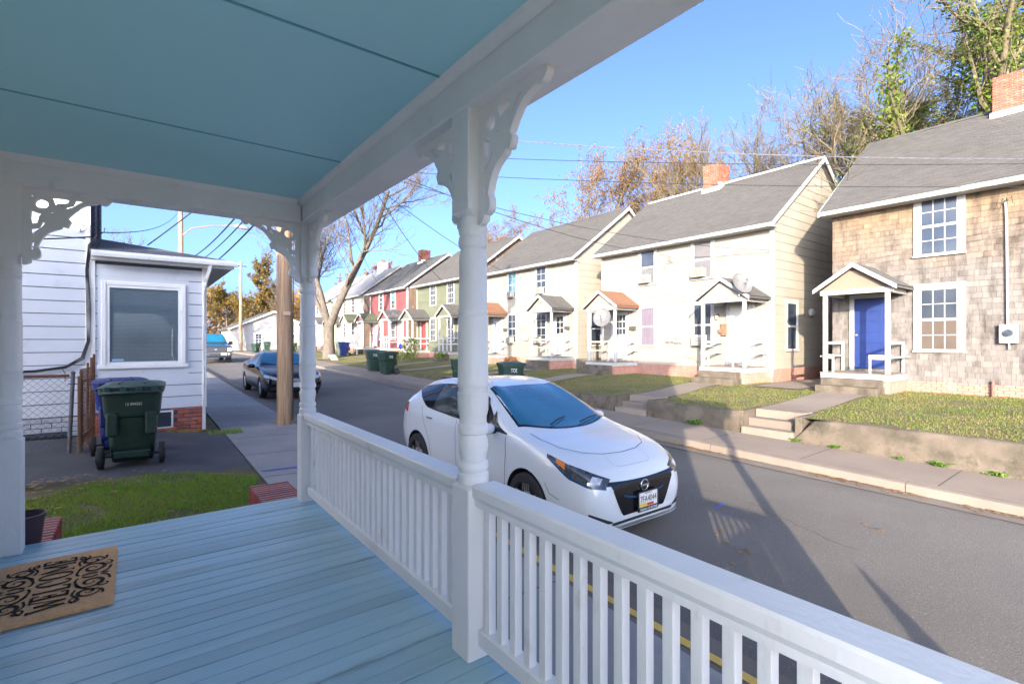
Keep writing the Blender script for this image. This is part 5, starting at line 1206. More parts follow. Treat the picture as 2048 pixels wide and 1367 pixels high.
class Car:
    """lofted body; l runs from the nose to the tail, y across, z up. rows: l, zb, wb, ws, wm, zm, wbelt, zbelt, wr, zr, zt"""
    def __init__(s, name, label, rows, paint, X, Yf, group=None, per=6):
        s.X, s.Yf = X, Yf; s.rows = catmull(rows, per); s.paint = paint; s.L = rows[-1][0]
        zc = zs(Yf+2); s.z0 = zs(Yf)+.018; s.t = thing(name, label, 'car', (X, Yf+s.L/2, s.z0), group)
        vs = []; half = None
        for r_ in s.rows:
            l, zb, wb, ws, wm, zm, we, ze, wr, zr, zt = r_
            key = [(0, zb), (wb*.6, zb), (wb, zb+.02), (ws, zb+.12), (wm, zm), (we, ze), (wr, zr), (wr*.6, zr+(zt-zr)*.72), (0, zt)]
            pts = []
            for i in range(len(key)-1):
                a, b, c, d = key[max(i-1, 0)], key[i], key[i+1], key[min(i+2, len(key)-1)]
                for k in range(4):
                    t = k/4; pts.append(tuple(.5*((2*b[q])+(c[q]-a[q])*t+(2*a[q]-5*b[q]+4*c[q]-d[q])*t*t+(3*b[q]-a[q]-3*c[q]+d[q])*t**3) for q in (0, 1)))
            pts.append(key[-1]); ring = [(p[0], p[1]) for p in pts]+[(-p[0], p[1]) for p in pts[-2:0:-1]]
            half = len(ring); vs += [(y, l, z) for y, z in ring]
        n = half; m = MB(); N = len(s.rows)
        fs = [(i*n+j, (i+1)*n+j, (i+1)*n+(j+1) % n, i*n+(j+1) % n) for i in range(N-1) for j in range(n)]
        fs += [tuple(range(n)), tuple(range((N-1)*n, N*n))[::-1]]
        m.add(vs, fs); s.m = m; s.bvh = BVHTree.FromPolygons([Vector(v) for v in vs], fs)
    def W(s, p): return Vector((s.X+p[0], s.Yf+p[1], s.z0+p[2]+.0195*p[1]))
    def finish_body(s, wells, rw, arch=None):
        me = s.m.mesh('body', [s.paint, black], False); bm = bmesh.new(); bm.from_mesh(me); bmesh.ops.recalc_face_normals(bm, faces=bm.faces[:]); bm.to_mesh(me); bm.free()
        o = bpy.data.objects.new('body', me); COL.objects.link(o); cut = MB()
        for l in wells:
            for sy in (-1, 1): cut.lathe([(rw, 0), (rw, .42)], 36, Matrix.Translation((sy*.58 if sy > 0 else -1.0, l, .33)) @ Matrix.Rotation(pi/2, 4, 'Y'))
        cm = cut.mesh('cut', black); bm = bmesh.new(); bm.from_mesh(cm); bmesh.ops.recalc_face_normals(bm, faces=bm.faces[:]); bm.to_mesh(cm); bm.free()
        co = bpy.data.objects.new('cut', cm); COL.objects.link(co)
        md = o.modifiers.new('b', 'BOOLEAN'); md.object = co; md.operation = 'DIFFERENCE'; md.solver = 'EXACT'
        try: md.material_mode = 'TRANSFER'
        except Exception: pass
        dg = bpy.context.evaluated_depsgraph_get(); dg.update(); nm = bpy.data.meshes.new_from_object(o.evaluated_get(dg)); nm.name = 'body'
        bpy.data.objects.remove(o); bpy.data.objects.remove(co)
        for v in nm.vertices: v.co = s.W(v.co)
        for p in nm.polygons: p.use_smooth = True
        try: nm.set_sharp_from_angle(angle=R(38))
        except Exception: pass
        s.body = obj('body', nm, s.t)
    def hit(s, o, d, off):
        h = s.bvh.ray_cast(Vector(o), Vector(d).normalized())
        if h[0] is None: return None
        nrm = h[1] if h[1].dot(Vector(d)) < 0 else -h[1]
        return h[0]+nrm*off
    def patch(s, name, mat, fn, nu, nv, d, off=.004, parent=None, smooth_=True, org=None):
        """fn(u, v) gives a point near the skin; it is laid onto the skin along d and lifted by off"""
        d = Vector(d).normalized(); vs = []; ok = []
        for j in range(nv+1):
            for i in range(nu+1):
                p = Vector(fn(i/nu, j/nv)); h = s.hit(p-d*2.5, d, off); ok.append(h is not None); vs.append(s.W(h) if h else s.W(p))
        fs = []
        for j in range(nv):
            for i in range(nu):
                q = (j*(nu+1)+i, j*(nu+1)+i+1, (j+1)*(nu+1)+i+1, (j+1)*(nu+1)+i)
                if all(ok[k] for k in q): fs.append(q)
        me = MB().add(vs, fs).mesh(name, mat, smooth_); bm = bmesh.new(); bm.from_mesh(me)
        for f in bm.faces:
            if f.normal.dot(Vector((d.x, d.y, d.z))) > 0: f.normal_flip()
        bm.to_mesh(me); bm.free()
        return obj(name, me, parent or s.t)
    def ribbon(s, name, mat, pts, w, d, off=.0025, parent=None, n=8):
        pts = [Vector(p) for p in pts]; P = []
        for i in range(len(pts)-1):
            for k in range(n): P.append(pts[i].lerp(pts[i+1], k/n))
        P.append(pts[-1]); d = Vector(d).normalized(); vs = []
        for i, p in enumerate(P):
            t = (P[min(i+1, len(P)-1)]-P[max(i-1, 0)]).normalized(); sd = t.cross(d).normalized()*w*.5
            for q in (sd, -sd):
                h = s.hit(p+q-d*2.5, d, off); vs.append(s.W(h if h else p+q))
        me = MB().add(vs, [(2*i, 2*i+1, 2*i+3, 2*i+2) for i in range(len(P)-1)]).mesh(name, mat)
        return obj(name, me, parent or s.t)
    def box(s, name, mat, a, b, c=.006, parent=None):
        m = MB(); m.box(min(a[0], b[0]), max(a[0], b[0]), min(a[1], b[1]), max(a[1], b[1]), min(a[2], b[2]), max(a[2], b[2]), c); m.v = [tuple(s.W(v)) for v in m.v]; return m.build(name, mat, parent or s.t)
    def wheel(s, l, sy, rad, track, rimm, spokes, style, wid=.2):
        c = Matrix.Translation(s.W((sy*track, l, rad-.005))) @ Matrix.Rotation(sy*pi/2, 4, 'Y'); rr = rad*.69
        m = MB(); m.lathe([(rr, -wid*.5), (rad*.93, -wid*.5), (rad, -wid*.36), (rad, wid*.36), (rad*.93, wid*.5), (rr*1.02, wid*.5), (rr, wid*.42), (rr, -wid*.5)], 40, c, cap=False); w = m.build('wheel', black, s.t, smooth=R(30))
        m = MB(); m.lathe([(0, wid*.1), (rr*.95, wid*.1), (rr*.95, wid*.4), (rr, wid*.44), (rr*1.02, wid*.40)], 36, c, cap=False); m.build('wheel_disc', iron, w, smooth=R(30))
        m = MB()
        for k in range(spokes):
            Tm = c @ Matrix.Rotation(2*pi*k/spokes, 4, 'Z')
            if style == 'fine':
                for q in range(4): m.box(rr*(.50+.04*abs(q-1.5)), rr*.93, (q-1.5)*.034-.005, (q-1.5)*.034+.005, wid*.37, wid*.43, 0, Tm)
                m.box(rr*.1, rr*.5, -.05, .05, wid*.22, wid*.34, .01, Tm)
            else: m.box(rr*.12, rr*.97, -.028, .028, wid*.22, wid*.42, .008, Tm)
        m.lathe([(rr*.16, wid*.2), (rr*.16, wid*.40), (rr*.1, wid*.43), (0, wid*.43)], 16, c); m.build('rim', rimm, w)
paint_w = M('white_car_paint', (.66,.69,.70), rough=.22, spec=.5, coat=.8)
paint_k = M('black_car_paint', (.006,.008,.013), rough=.14, spec=.4, coat=.45)
paint_t = M('truck_paint', (.03,.04,.055), rough=.2, spec=.5, coat=.8)
cglass = M('car_glass', (.008,.105,.19), (.014,.15,.25), scale=1.5, rough=.03, spec=.9, coat=.6)  # sky reflection painted in as a blue, mottled base colour
sglass = M('car_side_glass', (.02,.03,.03), (.06,.075,.07), scale=2.2, rough=.04, spec=.7)
gblack = M('gloss_black', (.008,.008,.009), rough=.1, spec=.6)
mblack = M('matt_black_trim', (.02,.02,.022), rough=.6)
seam = M('panel_gap', (.03,.03,.035), rough=.8)
chrome = M('chrome', (.65,.66,.68), rough=.15, metal=1)
lampg = M('headlamp_glass', (.02,.022,.025), (.07,.075,.08), scale=18, rough=.05, spec=.8, coat=.8)
lampc = M('clear_headlamp', (.35,.37,.40), (.6,.62,.65), scale=22, rough=.08, spec=.8, coat=.8)
amber = M('amber_lens', (.75,.20,.02), rough=.15, spec=.6); redl = M('red_lens', (.45,.015,.02), rough=.12, spec=.7)
platew = M('plate_white', (.72,.72,.70), rough=.4); inkk = M('plate_ink', (.02,.02,.02), rough=.6); blueb = M('dark_blue_gloss', (.01,.05,.12), rough=.1)
def plate(c, y, l, z, txt, frame=None, flag=True):
    p = c.box('number_plate', platew, (y-.155, l, z), (y+.155, l-.012, z+.155), .002)
    def put_text(body, size, zz, mat, sx=1):
        me = text_mesh(body, size, mat, .0008, sx); mt = Matrix.Translation(c.W((y, l-.0135, zz))) @ Matrix.Rotation(pi/2, 4, 'X'); o = bpy.data.objects.new('lettering', me); COL.objects.link(o); a, q, s_ = mt.decompose(); o.location = a; o.rotation_euler = q.to_euler(); put(o, p)
    if txt:
        put_text(txt, .098, z+.078, inkk, .78); put_text('MARYLAND', .022, z+.142, redl)
    if flag:
        m = MB()
        for k, (mt_) in enumerate((0, 1, 0, 1)): pass
        f1 = MB().box(y-.15, y-.02, l-.0132, l-.0128, z+.006, z+.040); f1.v = [tuple(c.W(v)) for v in f1.v]; f1.build('flag_band', M('flag_yellow', (.7,.5,.03), rough=.5), p)
        f2 = MB().box(y-.02, y+.09, l-.0132, l-.0128, z+.006, z+.034); f2.v = [tuple(c.W(v)) for v in f2.v]; f2.build('flag_band', M('flag_red', (.6,.03,.03), rough=.5), p)
    if frame:
        m = MB(); m.box(y-.17, y+.17, l-.018, l-.0, z-.045, z-.001, .003); m.box(y-.17, y-.156, l-.018, l, z, z+.165, .002); m.box(y+.156, y+.17, l-.018, l, z, z+.165, .002); m.box(y-.155, y+.155, l-.018, l, z+.156, z+.168, .002); m.v = [tuple(c.W(v)) for v in m.v]; fo = m.build('plate_frame', mblack, p)
        me = text_mesh(frame, .036, platew, .0008, .95); mt = Matrix.Translation(c.W((y, l-.0195, z-.023))) @ Matrix.Rotation(pi/2, 4, 'X'); o = bpy.data.objects.new('lettering', me); COL.objects.link(o); a, q, s_ = mt.decompose(); o.location = a; o.rotation_euler = q.to_euler(); put(o, p)
def ringm(c, y, l, z, ry, rz, th, mat, parent, name='emblem_ring', tilt=0):
    m = MB(); m.tube([c.W((y+ry*cos(2*pi*k/24), l, z+rz*sin(2*pi*k/24))) for k in range(25)], th, 6, cap=False); return m.build(name, mat, parent, smooth=True)
# ------------------------------------------------ white hatchback
hb = [(0.00, .24,.46,.55,.60,.48,.55,.600,.43,.640,.655),
      (.05, .19,.62,.67,.70,.50,.65,.665,.56,.712,.73),
      (.16, .175,.70,.76,.79,.54,.75,.745,.62,.80,.82),
      (.42, .19,.76,.835,.86,.58,.832,.85,.66,.905,.93),
      (.75, .18,.78,.865,.890,.62,.86,.925,.70,.98,1.005),
      (1.02, .18,.78,.865,.890,.63,.858,.965,.735,1.025,1.055),
      (1.20, .18,.78,.865,.888,.64,.855,.985,.715,1.085,1.125),
      (1.55, .18,.78,.862,.885,.65,.85,.995,.655,1.255,1.30),
      (1.95, .18,.78,.862,.885,.66,.85,1.005,.60,1.42,1.468),
      (2.25, .18,.78,.862,.885,.66,.85,1.015,.578,1.485,1.535),
      (2.65, .18,.78,.862,.885,.66,.85,1.03,.568,1.505,1.562),
      (3.2, .18,.78,.862,.887,.66,.85,1.055,.555,1.48,1.54),
      (3.7, .19,.78,.86,.887,.67,.842,1.09,.53,1.415,1.472),
      (4.0, .21,.77,.845,.875,.68,.82,1.10,.51,1.345,1.395),
      (4.2, .24,.74,.81,.845,.68,.78,1.075,.50,1.20,1.235),
      (4.36, .28,.68,.75,.79,.66,.73,.97,.48,1.02,1.035),
      (4.46, .34,.58,.64,.70,.62,.64,.80,.42,.83,.84), (4.49, .40,.45,.5,.56,.6,.52,.70,.36,.72,.725)]
A = Car('parked_car', 'white electric hatchback parked at the kerb beyond the porch railing', hb, paint_w, 4.41, 3.45)
A.finish_body((.95, 3.65), .365)
ws = lambda u, v: ((2*u-1)*lerp(.715,.555,v), lerp(1.06+.22*(2*u-1)**2, 2.02+.05*(2*u-1)**2, v), 0)
A.patch('windscreen_surround', gblack, lambda u, v: ((2*u-1)*lerp(.745,.575,v), lerp(1.03+.23*(2*u-1)**2, 2.05+.05*(2*u-1)**2, v), 0), 24, 18, (0,0,-1), .003)
A.patch('windscreen', cglass, ws, 24, 18, (0,0,-1), .006)
def belt(c, l): 
    for a, b in zip(c.rows, c.rows[1:]):
        if a[0] <= l <= b[0]: t = (l-a[0])/(b[0]-a[0]); return [lerp(p, q, t) for p, q in zip(a, b)]
    return c.rows[-1]
def side_glass(c, sy, l0, l1, name, mat, lo=.03, hi=.075, off=.006, tip0=0, tip1=0):
    def fn(u, v):
        l = lerp(l0, l1, u); r_ = belt(c, l); z0, z1 = r_[7]+lo, r_[9]-hi
        if tip0: z1 = lerp(z0+.01, z1, min(1, u/tip0+.02))
        if tip1: z0 = lerp(z0, z1-.03, max(0, (u-1+tip1)/tip1)**1.5)
        return (0, l, lerp(z0, z1, v))
    return c.patch(name, mat, lambda u, v: (sy*1.0, fn(u, v)[1], fn(u, v)[2]), 34, 10, (-sy, 0, 0), off)
for sy in (-1, 1):
    side_glass(A, sy, 1.34, 4.0, 'window_surround', gblack, .012, .04, .006, .28, .24)
    side_glass(A, sy, 1.50, 1.72, 'quarter_light', sglass, .03, .10, .011, 1.0)
    side_glass(A, sy, 1.76, 2.46, 'door_window', sglass, .03, .065, .011, .28)
    side_glass(A, sy, 2.52, 3.22, 'door_window', sglass, .03, .065, .011)
    d = (-sy, 0, 0)
    A.ribbon('panel_seam', seam, [(sy, 1.36, .98), (sy, 1.33, .8), (sy, 1.36, .3)], .008, d); A.ribbon('panel_seam', seam, [(sy, 2.5, 1.02), (sy, 2.48, .3)], .008, d)
    A.ribbon('panel_seam', seam, [(sy, 3.55, 1.08), (sy, 3.42, .85), (sy, 3.25, .6), (sy, 3.2, .32)], .008, d); A.ribbon('panel_seam', seam, [(sy, .62, .62), (sy, .56, .52), (sy, .42, .48)], .007, d)
    A.ribbon('panel_seam', seam, [(sy*.70, 1.08, 0), (sy*.70, .9, 0), (sy*.66, .62, 0)], .007, (0,0,-1))
    A.box('door_handle', chrome, (sy*.875, 2.22, .905), (sy*.898, 2.40, .93), .006); A.box('door_handle', chrome, (sy*.872, 3.16, .93), (sy*.896, 3.34, .955), .006)
    # headlamp: dark lens with an amber corner and bright projector end
    dh = (-sy*.72, .62, -.30); pt = lambda l, y, z: (sy*y, l, z)
    up = [(.66, .80, .905), (.40, .74, .835), (.16, .60, .765), (.06, .47, .715)]; lo = [(.655, .805, .895), (.34, .80, .735), (.14, .70, .665), (.05, .54, .645)]
    def pl(P, u): k = min(int(u*3), 2); t = u*3-k; return [lerp(a, b, t) for a, b in zip(P[k], P[k+1])]
    def hl(u, v, a=0, b=1): 
        q = lerp(a, b, u); return pt(*[lerp(x, y, v) for x, y in zip(pl(lo, q), pl(up, q))])
    A.patch('headlamp', lampg, hl, 18, 6, dh, .005); A.patch('indicator_lens', amber, lambda u, v: hl(u, v*.62+.3, .15, .29), 6, 4, dh, .008); A.patch('projector_lens', lampc, lambda u, v: hl(u, v*.6+.15, .66, .86), 6, 4, dh, .008)
    A.patch('headlamp_edge', blueb, lambda u, v: pt(*[p+q for p, q in zip(pl(lo, u), (0, 0, -.03*v))]), 14, 2, dh, .006)
    A.patch('fog_lamp_recess', mblack, lambda u, v: (sy*lerp(.50, .745, u), 0, lerp(.285, lerp(.30, .40, u), v)), 8, 4, (0, 1, 0), .004)
    A.patch('tail_lamp', redl, lambda u, v: (sy, lerp(4.02, 4.34, u), lerp(.93+.06*u, 1.035-.02*u, v)), 10, 4, d, .006); A.patch('tail_lamp_top', blueb, lambda u, v: (sy, lerp(4.05, 4.3, u), lerp(1.03, 1.09-.03*u, v)), 8, 3, d, .007)
    # mirror
    m = MB(); T0 = Matrix.Translation(A.W((sy*.97, 1.60, 1.045))) @ Matrix.Rotation(sy*-.15, 4, 'Z') @ Matrix.Diagonal((.12, .075, .075, 1)); m.lathe([(0,-1), (.6,-.85), (.95,-.4), (1,0), (.95,.45), (.6,.85), (0,1)], 16, T0, cap=False); mo = m.build('mirror', paint_w, A.t, smooth=True)
    A.box('mirror_foot', mblack, (sy*.82, 1.57, .985), (sy*.94, 1.66, 1.01), .008, mo); A.box('mirror_glass', cglass, (sy*.89, 1.672, 1.0), (sy*1.06, 1.678, 1.09), .002, mo)
    for l in (.95, 3.65): A.wheel(l, sy, .325, .80, M('alloy', (.5,.5,.52), rough=.3, metal=.9), 5, 'fine')
A.ribbon('panel_seam', seam, [(-.66, .62, 0), (-.5, .42, 0), (-.28, .335, 0), (0, .31, 0), (.28, .335, 0), (.5, .42, 0), (.66, .62, 0)], .008, (0,0,-1))
A.ribbon('charge_flap_seam', M('faint_gap', (.30,.32,.34), rough=.6), [(-.3, .30, 0), (-.3, .17, 0), (-.24, .13, 0), (.0, .125, 0), (.24, .13, 0), (.3, .17, 0), (.3, .30, 0)], .005, (0,0,-1))
gr = A.patch('grille', gblack, lambda u, v: ((2*u-1)*lerp(.335, .52, v**.8), 0, lerp(.33, .672+.012*(2*u-1)**2, v)), 20, 12, (0,1,0), .006)
A.patch('grille_trim', blueb, lambda u, v: ((2*u-1)*lerp(.325,.335,v), 0, lerp(.475, .50, v)+.05*abs(2*u-1)**2), 18, 2, (0,1,0), .010)
A.patch('grille_wing', gblack, lambda u, v: ((2*u-1)*.60, 0, lerp(.635+.03*abs(2*u-1)**2, .675+.03*abs(2*u-1)**2, v)), 24, 2, (0,1,0), .005)
A.patch('front_lip', paint_w, lambda u, v: ((2*u-1)*.62, 0, lerp(.20, .235, v)), 24, 2, (0,1,0), .022)
A.patch('lower_intake', mblack, lambda u, v: ((2*u-1)*.50, 0, lerp(.255, .285, v)), 18, 2, (0,1,0), .004)
ze_ = A.hit((0, -2, .60), (0,1,0), .012); ringm(A, 0, ze_.y, .60, .058, .058, .008, chrome, gr); A.box('emblem_bar', chrome, (-.072, ze_.y-.008, .588), (.072, ze_.y+.004, .612), .003, gr)
plate(A, .03, -.028, .375, '7FA4044', 'NISSAN OF BOWIE'); A.box('plate_mount', mblack, (-.10, -.02, .36), (.16, .06, .50), .004)
for a, b in (((-.35, 1.13, 0), (-.02, 1.24, 0)), ((.12, 1.10, 0), (.55, 1.22, 0))):
    h0, h1 = A.hit((a[0], a[1], 3), (0,0,-1), .03), A.hit((b[0], b[1], 3), (0,0,-1), .025); m = MB(); m.tube([A.W(h0), A.W(h0.lerp(h1, .5)+Vector((0,0,.012))), A.W(h1)], .009, 5); m.build('wiper', mblack, A.t)
m = MB(); hh = A.hit((0, 1.86, 3), (0,0,-1), -.03); A.box('sensor_pod', mblack, (-.11, 1.72, hh.z-.055), (.11, 1.92, hh.z-.02), .01)
# ------------------------------------------------ dark sedan
sd = [(0.0, .34,.45,.55,.62,.50,.56,.60,.42,.66,.675), (.06, .26,.66,.74,.79,.52,.73,.68,.56,.74,.755), (.22, .22,.76,.83,.86,.55,.82,.755,.64,.82,.84), (.6, .2,.80,.88,.905,.6,.865,.85,.70,.905,.925), (1.1, .2,.81,.89,.91,.62,.875,.91,.74,.975,1.0),
      (1.35, .2,.81,.89,.91,.63,.875,.93,.74,1.02,1.05), (1.75, .2,.81,.89,.91,.64,.87,.94,.67,1.22,1.265), (2.15, .2,.81,.89,.91,.64,.87,.945,.60,1.385,1.43), (2.6, .2,.81,.89,.91,.64,.87,.95,.57,1.425,1.475), (3.1, .2,.81,.89,.91,.65,.87,.96,.565,1.405,1.455), (3.6, .2,.81,.89,.91,.66,.865,.98,.60,1.27,1.32), (4.0, .21,.80,.88,.905,.67,.86,1.0,.68,1.10,1.135), (4.3, .23,.79,.86,.89,.67,.84,1.0,.72,1.045,1.065), (4.65, .27,.72,.79,.83,.66,.78,.94,.68,1.0,1.02), (4.78, .33,.62,.7,.75,.62,.7,.84,.58,.89,.90), (4.82, .4,.5,.55,.6,.6,.58,.75,.48,.79,.8)]
B2 = Car('parked_car', 'glossy black sedan parked behind the utility pole', sd, paint_k, 4.2, 17.15)
B2.finish_body((.98, 3.76), .37)
B2.patch('windscreen', cglass, lambda u, v: ((2*u-1)*lerp(.72,.575,v), lerp(1.36+.2*(2*u-1)**2, 2.22+.05*(2*u-1)**2, v), 0), 20, 14, (0,0,-1), .005)
for sy in (-1, 1):
    d = (-sy, 0, 0)
    side_glass(B2, sy, 1.62, 3.85, 'window_surround', gblack, .01, .03, .003, .25, .2); side_glass(B2, sy, 1.8, 2.62, 'door_window', sglass, .03, .06, .006, .35); side_glass(B2, sy, 2.68, 3.45, 'door_window', sglass, .03, .06, .006, 0, .25)
    B2.ribbon('panel_seam', seam, [(sy, 1.55, .92), (sy, 1.5, .3)], .008, d); B2.ribbon('panel_seam', seam, [(sy, 2.66, .95), (sy, 2.65, .3)], .008, d); B2.ribbon('sill_strip', chrome, [(sy, 1.4, .33), (sy, 3.3, .33)], .012, d)
    B2.box('door_handle', chrome, (sy*.895, 2.38, .86), (sy*.92, 2.56, .885)); B2.box('door_handle', chrome, (sy*.893, 3.3, .88), (sy*.918, 3.48, .905))
    dh = (-sy*.6, .75, -.25)
    B2.patch('headlamp', lampc, lambda u, v: (sy*lerp(.84, .50, u), lerp(.42, .06, u), lerp(lerp(.70, .60, u), lerp(.80, .685, u), v)), 12, 5, dh, .006)
    B2.patch('fog_lamp_recess', mblack, lambda u, v: (sy*lerp(.55, .76, u), 0, lerp(.33, .43, v)), 6, 3, (0,1,0), .004)
    m = MB(); T0 = Matrix.Translation(B2.W((sy*1.0, 1.85, 1.0))) @ Matrix.Diagonal((.12, .07, .075, 1)); m.lathe([(0,-1), (.6,-.85), (.95,-.4), (1,0), (.95,.45), (.6,.85), (0,1)], 14, T0, cap=False); mo = m.build('mirror', paint_k, B2.t, smooth=True); B2.box('mirror_foot', mblack, (sy*.84, 1.82, .94), (sy*.95, 1.9, .965), .006, mo)
    for l in (.98, 3.76): B2.wheel(l, sy, .33, .81, MAT['alloy'], 10, 'plain')
gr = B2.patch('grille', chrome, lambda u, v: ((2*u-1)*.50, 0, lerp(.575-.02*abs(2*u-1), .645+.03*abs(2*u-1), v)), 18, 4, (0,1,0), .008)
B2.patch('grille_slot', mblack, lambda u, v: ((2*u-1)*.46, 0, lerp(.592, .612, v)+.01*abs(2*u-1)), 16, 2, (0,1,0), .011); B2.patch('lower_intake', mblack, lambda u, v: ((2*u-1)*lerp(.48,.56,v), 0, lerp(.28, .42, v)), 16, 4, (0,1,0), .005)
zz = B2.hit((0, -2, .625), (0,1,0), .02).y
ringm(B2, 0, zz, .63, .078, .052, .007, chrome, gr); ringm(B2, 0, zz, .648, .048, .020, .006, chrome, gr); ringm(B2, 0, zz, .63, .022, .050, .006, chrome, gr)
plate(B2, .0, -.02, .40, '', None, False)
# ------------------------------------------------ pickup truck
tk = [(0.0, .45,.80,.86,.90,.70,.88,1.0,.78,1.06,1.075), (.05, .40,.86,.93,.965,.72,.93,1.08,.82,1.14,1.155), (.25, .38,.88,.95,.985,.75,.95,1.13,.84,1.18,1.20), (.9, .38,.9,.96,.995,.78,.955,1.17,.84,1.23,1.26), (1.45, .38,.9,.96,.995,.78,.955,1.2,.82,1.28,1.32), (1.75, .38,.9,.96,.995,.78,.955,1.22,.78,1.45,1.49), (2.2, .38,.9,.96,.995,.78,.955,1.24,.70,1.83,1.87), (2.6, .38,.9,.96,.995,.78,.955,1.25,.68,1.90,1.94), (3.6, .38,.9,.96,.995,.78,.955,1.26,.68,1.90,1.94), (3.95, .38,.9,.96,.995,.78,.955,1.26,.72,1.7,1.74), (4.02, .38,.9,.96,.995,.78,.955,1.25,.80,1.28,1.3), (4.3, .4,.9,.96,.995,.78,.955,1.24,.8,1.27,1.28), (5.8, .45,.9,.96,.99,.78,.95,1.24,.8,1.27,1.28), (5.9, .5,.85,.92,.95,.78,.92,1.2,.78,1.23,1.24)]
C3 = Car('pickup_truck', 'dark blue pickup truck facing down the street past the bungalow corner', tk, paint_t, 4.3, 38.0)
C3.t['category'] = 'truck'
C3.finish_body((1.0, 4.65), .44)
C3.patch('windscreen', cglass, lambda u, v: ((2*u-1)*lerp(.80,.66,v), lerp(1.60+.1*(2*u-1)**2, 2.24+.04*(2*u-1)**2, v), 0), 16, 10, (0,0,-1), .006)
gr = C3.patch('grille', mblack, lambda u, v: ((2*u-1)*.62, 0, lerp(.80, 1.03, v)), 12, 4, (0,1,0), .008)
for k in range(3): C3.patch('grille_bar', chrome, lambda u, v: ((2*u-1)*.60, 0, .83+k*.07+.035*v), 12, 1, (0,1,0), .016, gr)
C3.patch('bumper', chrome, lambda u, v: ((2*u-1)*.93, 0, lerp(.53, .74, v)), 16, 4, (0,1,0), .03); C3.patch('bumper_slot', mblack, lambda u, v: ((2*u-1)*.35, 0, lerp(.56, .64, v)), 10, 2, (0,1,0), .036)
zy = C3.hit((0, -2, .92), (0,1,0), .03).y
m = MB(); m.lathe([(1,0), (1,.012), (.9,.016), (0,.016)], 24, Matrix.Translation(C3.W((0, zy, .92))) @ Matrix.Rotation(pi/2, 4, 'X') @ Matrix.Diagonal((.12,.05,1,1))); m.build('emblem', M('emblem_blue', (.02,.05,.2), rough=.3), gr)
me = text_mesh('FORD', .06, platew, .001); mt = Matrix.Translation(C3.W((0, zy-.02, .92))) @ Matrix.Rotation(pi/2, 4, 'X'); o = bpy.data.objects.new('lettering', me); COL.objects.link(o); a_, q_, s_ = mt.decompose(); o.location = a_; o.rotation_euler = q_.to_euler(); put(o, gr)
plate(C3, .45, -.06, .56, '', None, False)
for sy in (-1, 1):
    side_glass(C3, sy, 1.9, 3.8, 'door_window', sglass, .03, .06, .006, .3)
    C3.patch('headlamp', lampc, lambda u, v: (sy*lerp(.90, .66, u), lerp(.2, 0, u), lerp(.80, 1.04, v)), 8, 5, (-sy*.5, .85, 0), .008); C3.patch('fog_lamp', lampc, lambda u, v: (sy*lerp(.70, .80, u), 0, lerp(.58, .68, v)), 4, 4, (0,1,0), .036)
    m = MB(); T0 = Matrix.Translation(C3.W((sy*1.12, 2.0, 1.32))) @ Matrix.Diagonal((.13, .07, .13, 1)); m.lathe([(0,-1), (.7,-.85), (1,-.4), (1,.45), (.7,.85), (0,1)], 12, T0, cap=False); m.build('mirror', mblack, C3.t, smooth=True); C3.box('mirror_arm', mblack, (sy*.9, 1.97, 1.24), (sy*1.05, 2.03, 1.29))
    for l in (1.0, 4.65): C3.wheel(l, sy, .39, .86, MAT['alloy'], 6, 'plain', .26)
# ================================================= TREES, SHRUBS, SMALL THINGS OUTDOORS
bark = M('grey_bark', (.125,.105,.082), (.08,.067,.053), scale=7, rough=.95, bump=.8, bscale=30, stretch=(1.5,1.5,.4), c3=(.17,.145,.115), s3=4, t3=(.55,.7))
bark_t = M('tan_bark', (.15,.12,.07), (.105,.085,.05), scale=6, rough=.95, bump=.6, bscale=26, stretch=(1.5,1.5,.4))
lf_cop = leafmat('copper_leaves', [(.17,.07,.02), (.23,.115,.03), (.27,.165,.045), (.17,.095,.035)], .4)
lf_gold = leafmat('golden_leaves', [(.28,.145,.025), (.31,.195,.04), (.23,.115,.03), (.20,.145,.04)], .4)
lf_mix = leafmat('turning_leaves', [(.09,.115,.02), (.19,.145,.03), (.22,.125,.03), (.13,.13,.025)], .4)
lf_or = leafmat('orange_leaves', [(.30,.10,.02), (.26,.12,.03), (.22,.075,.025)], .4)
lf_ivy = leafmat('ivy_leaves', [(.045,.085,.01), (.085,.14,.018), (.15,.185,.035), (.19,.20,.05)], .35, .4)
lf_few = leafmat('last_leaves', [(.13,.075,.03), (.17,.11,.05), (.11,.065,.03)], .4)
def blade(m, p, s_, r):
    a = Vector((r.gauss(0,1), r.gauss(0,1), r.gauss(0,1))).normalized(); b = a.orthogonal().normalized(); b.rotate(Matrix.Rotation(r.uniform(0, 6.28), 3, a)) if False else None
    c = a.cross(b).normalized()
    m.add([p-b*s_, p+c*s_*.6, p+b*s_, p-c*s_*.6], [(0,1,2,3)])
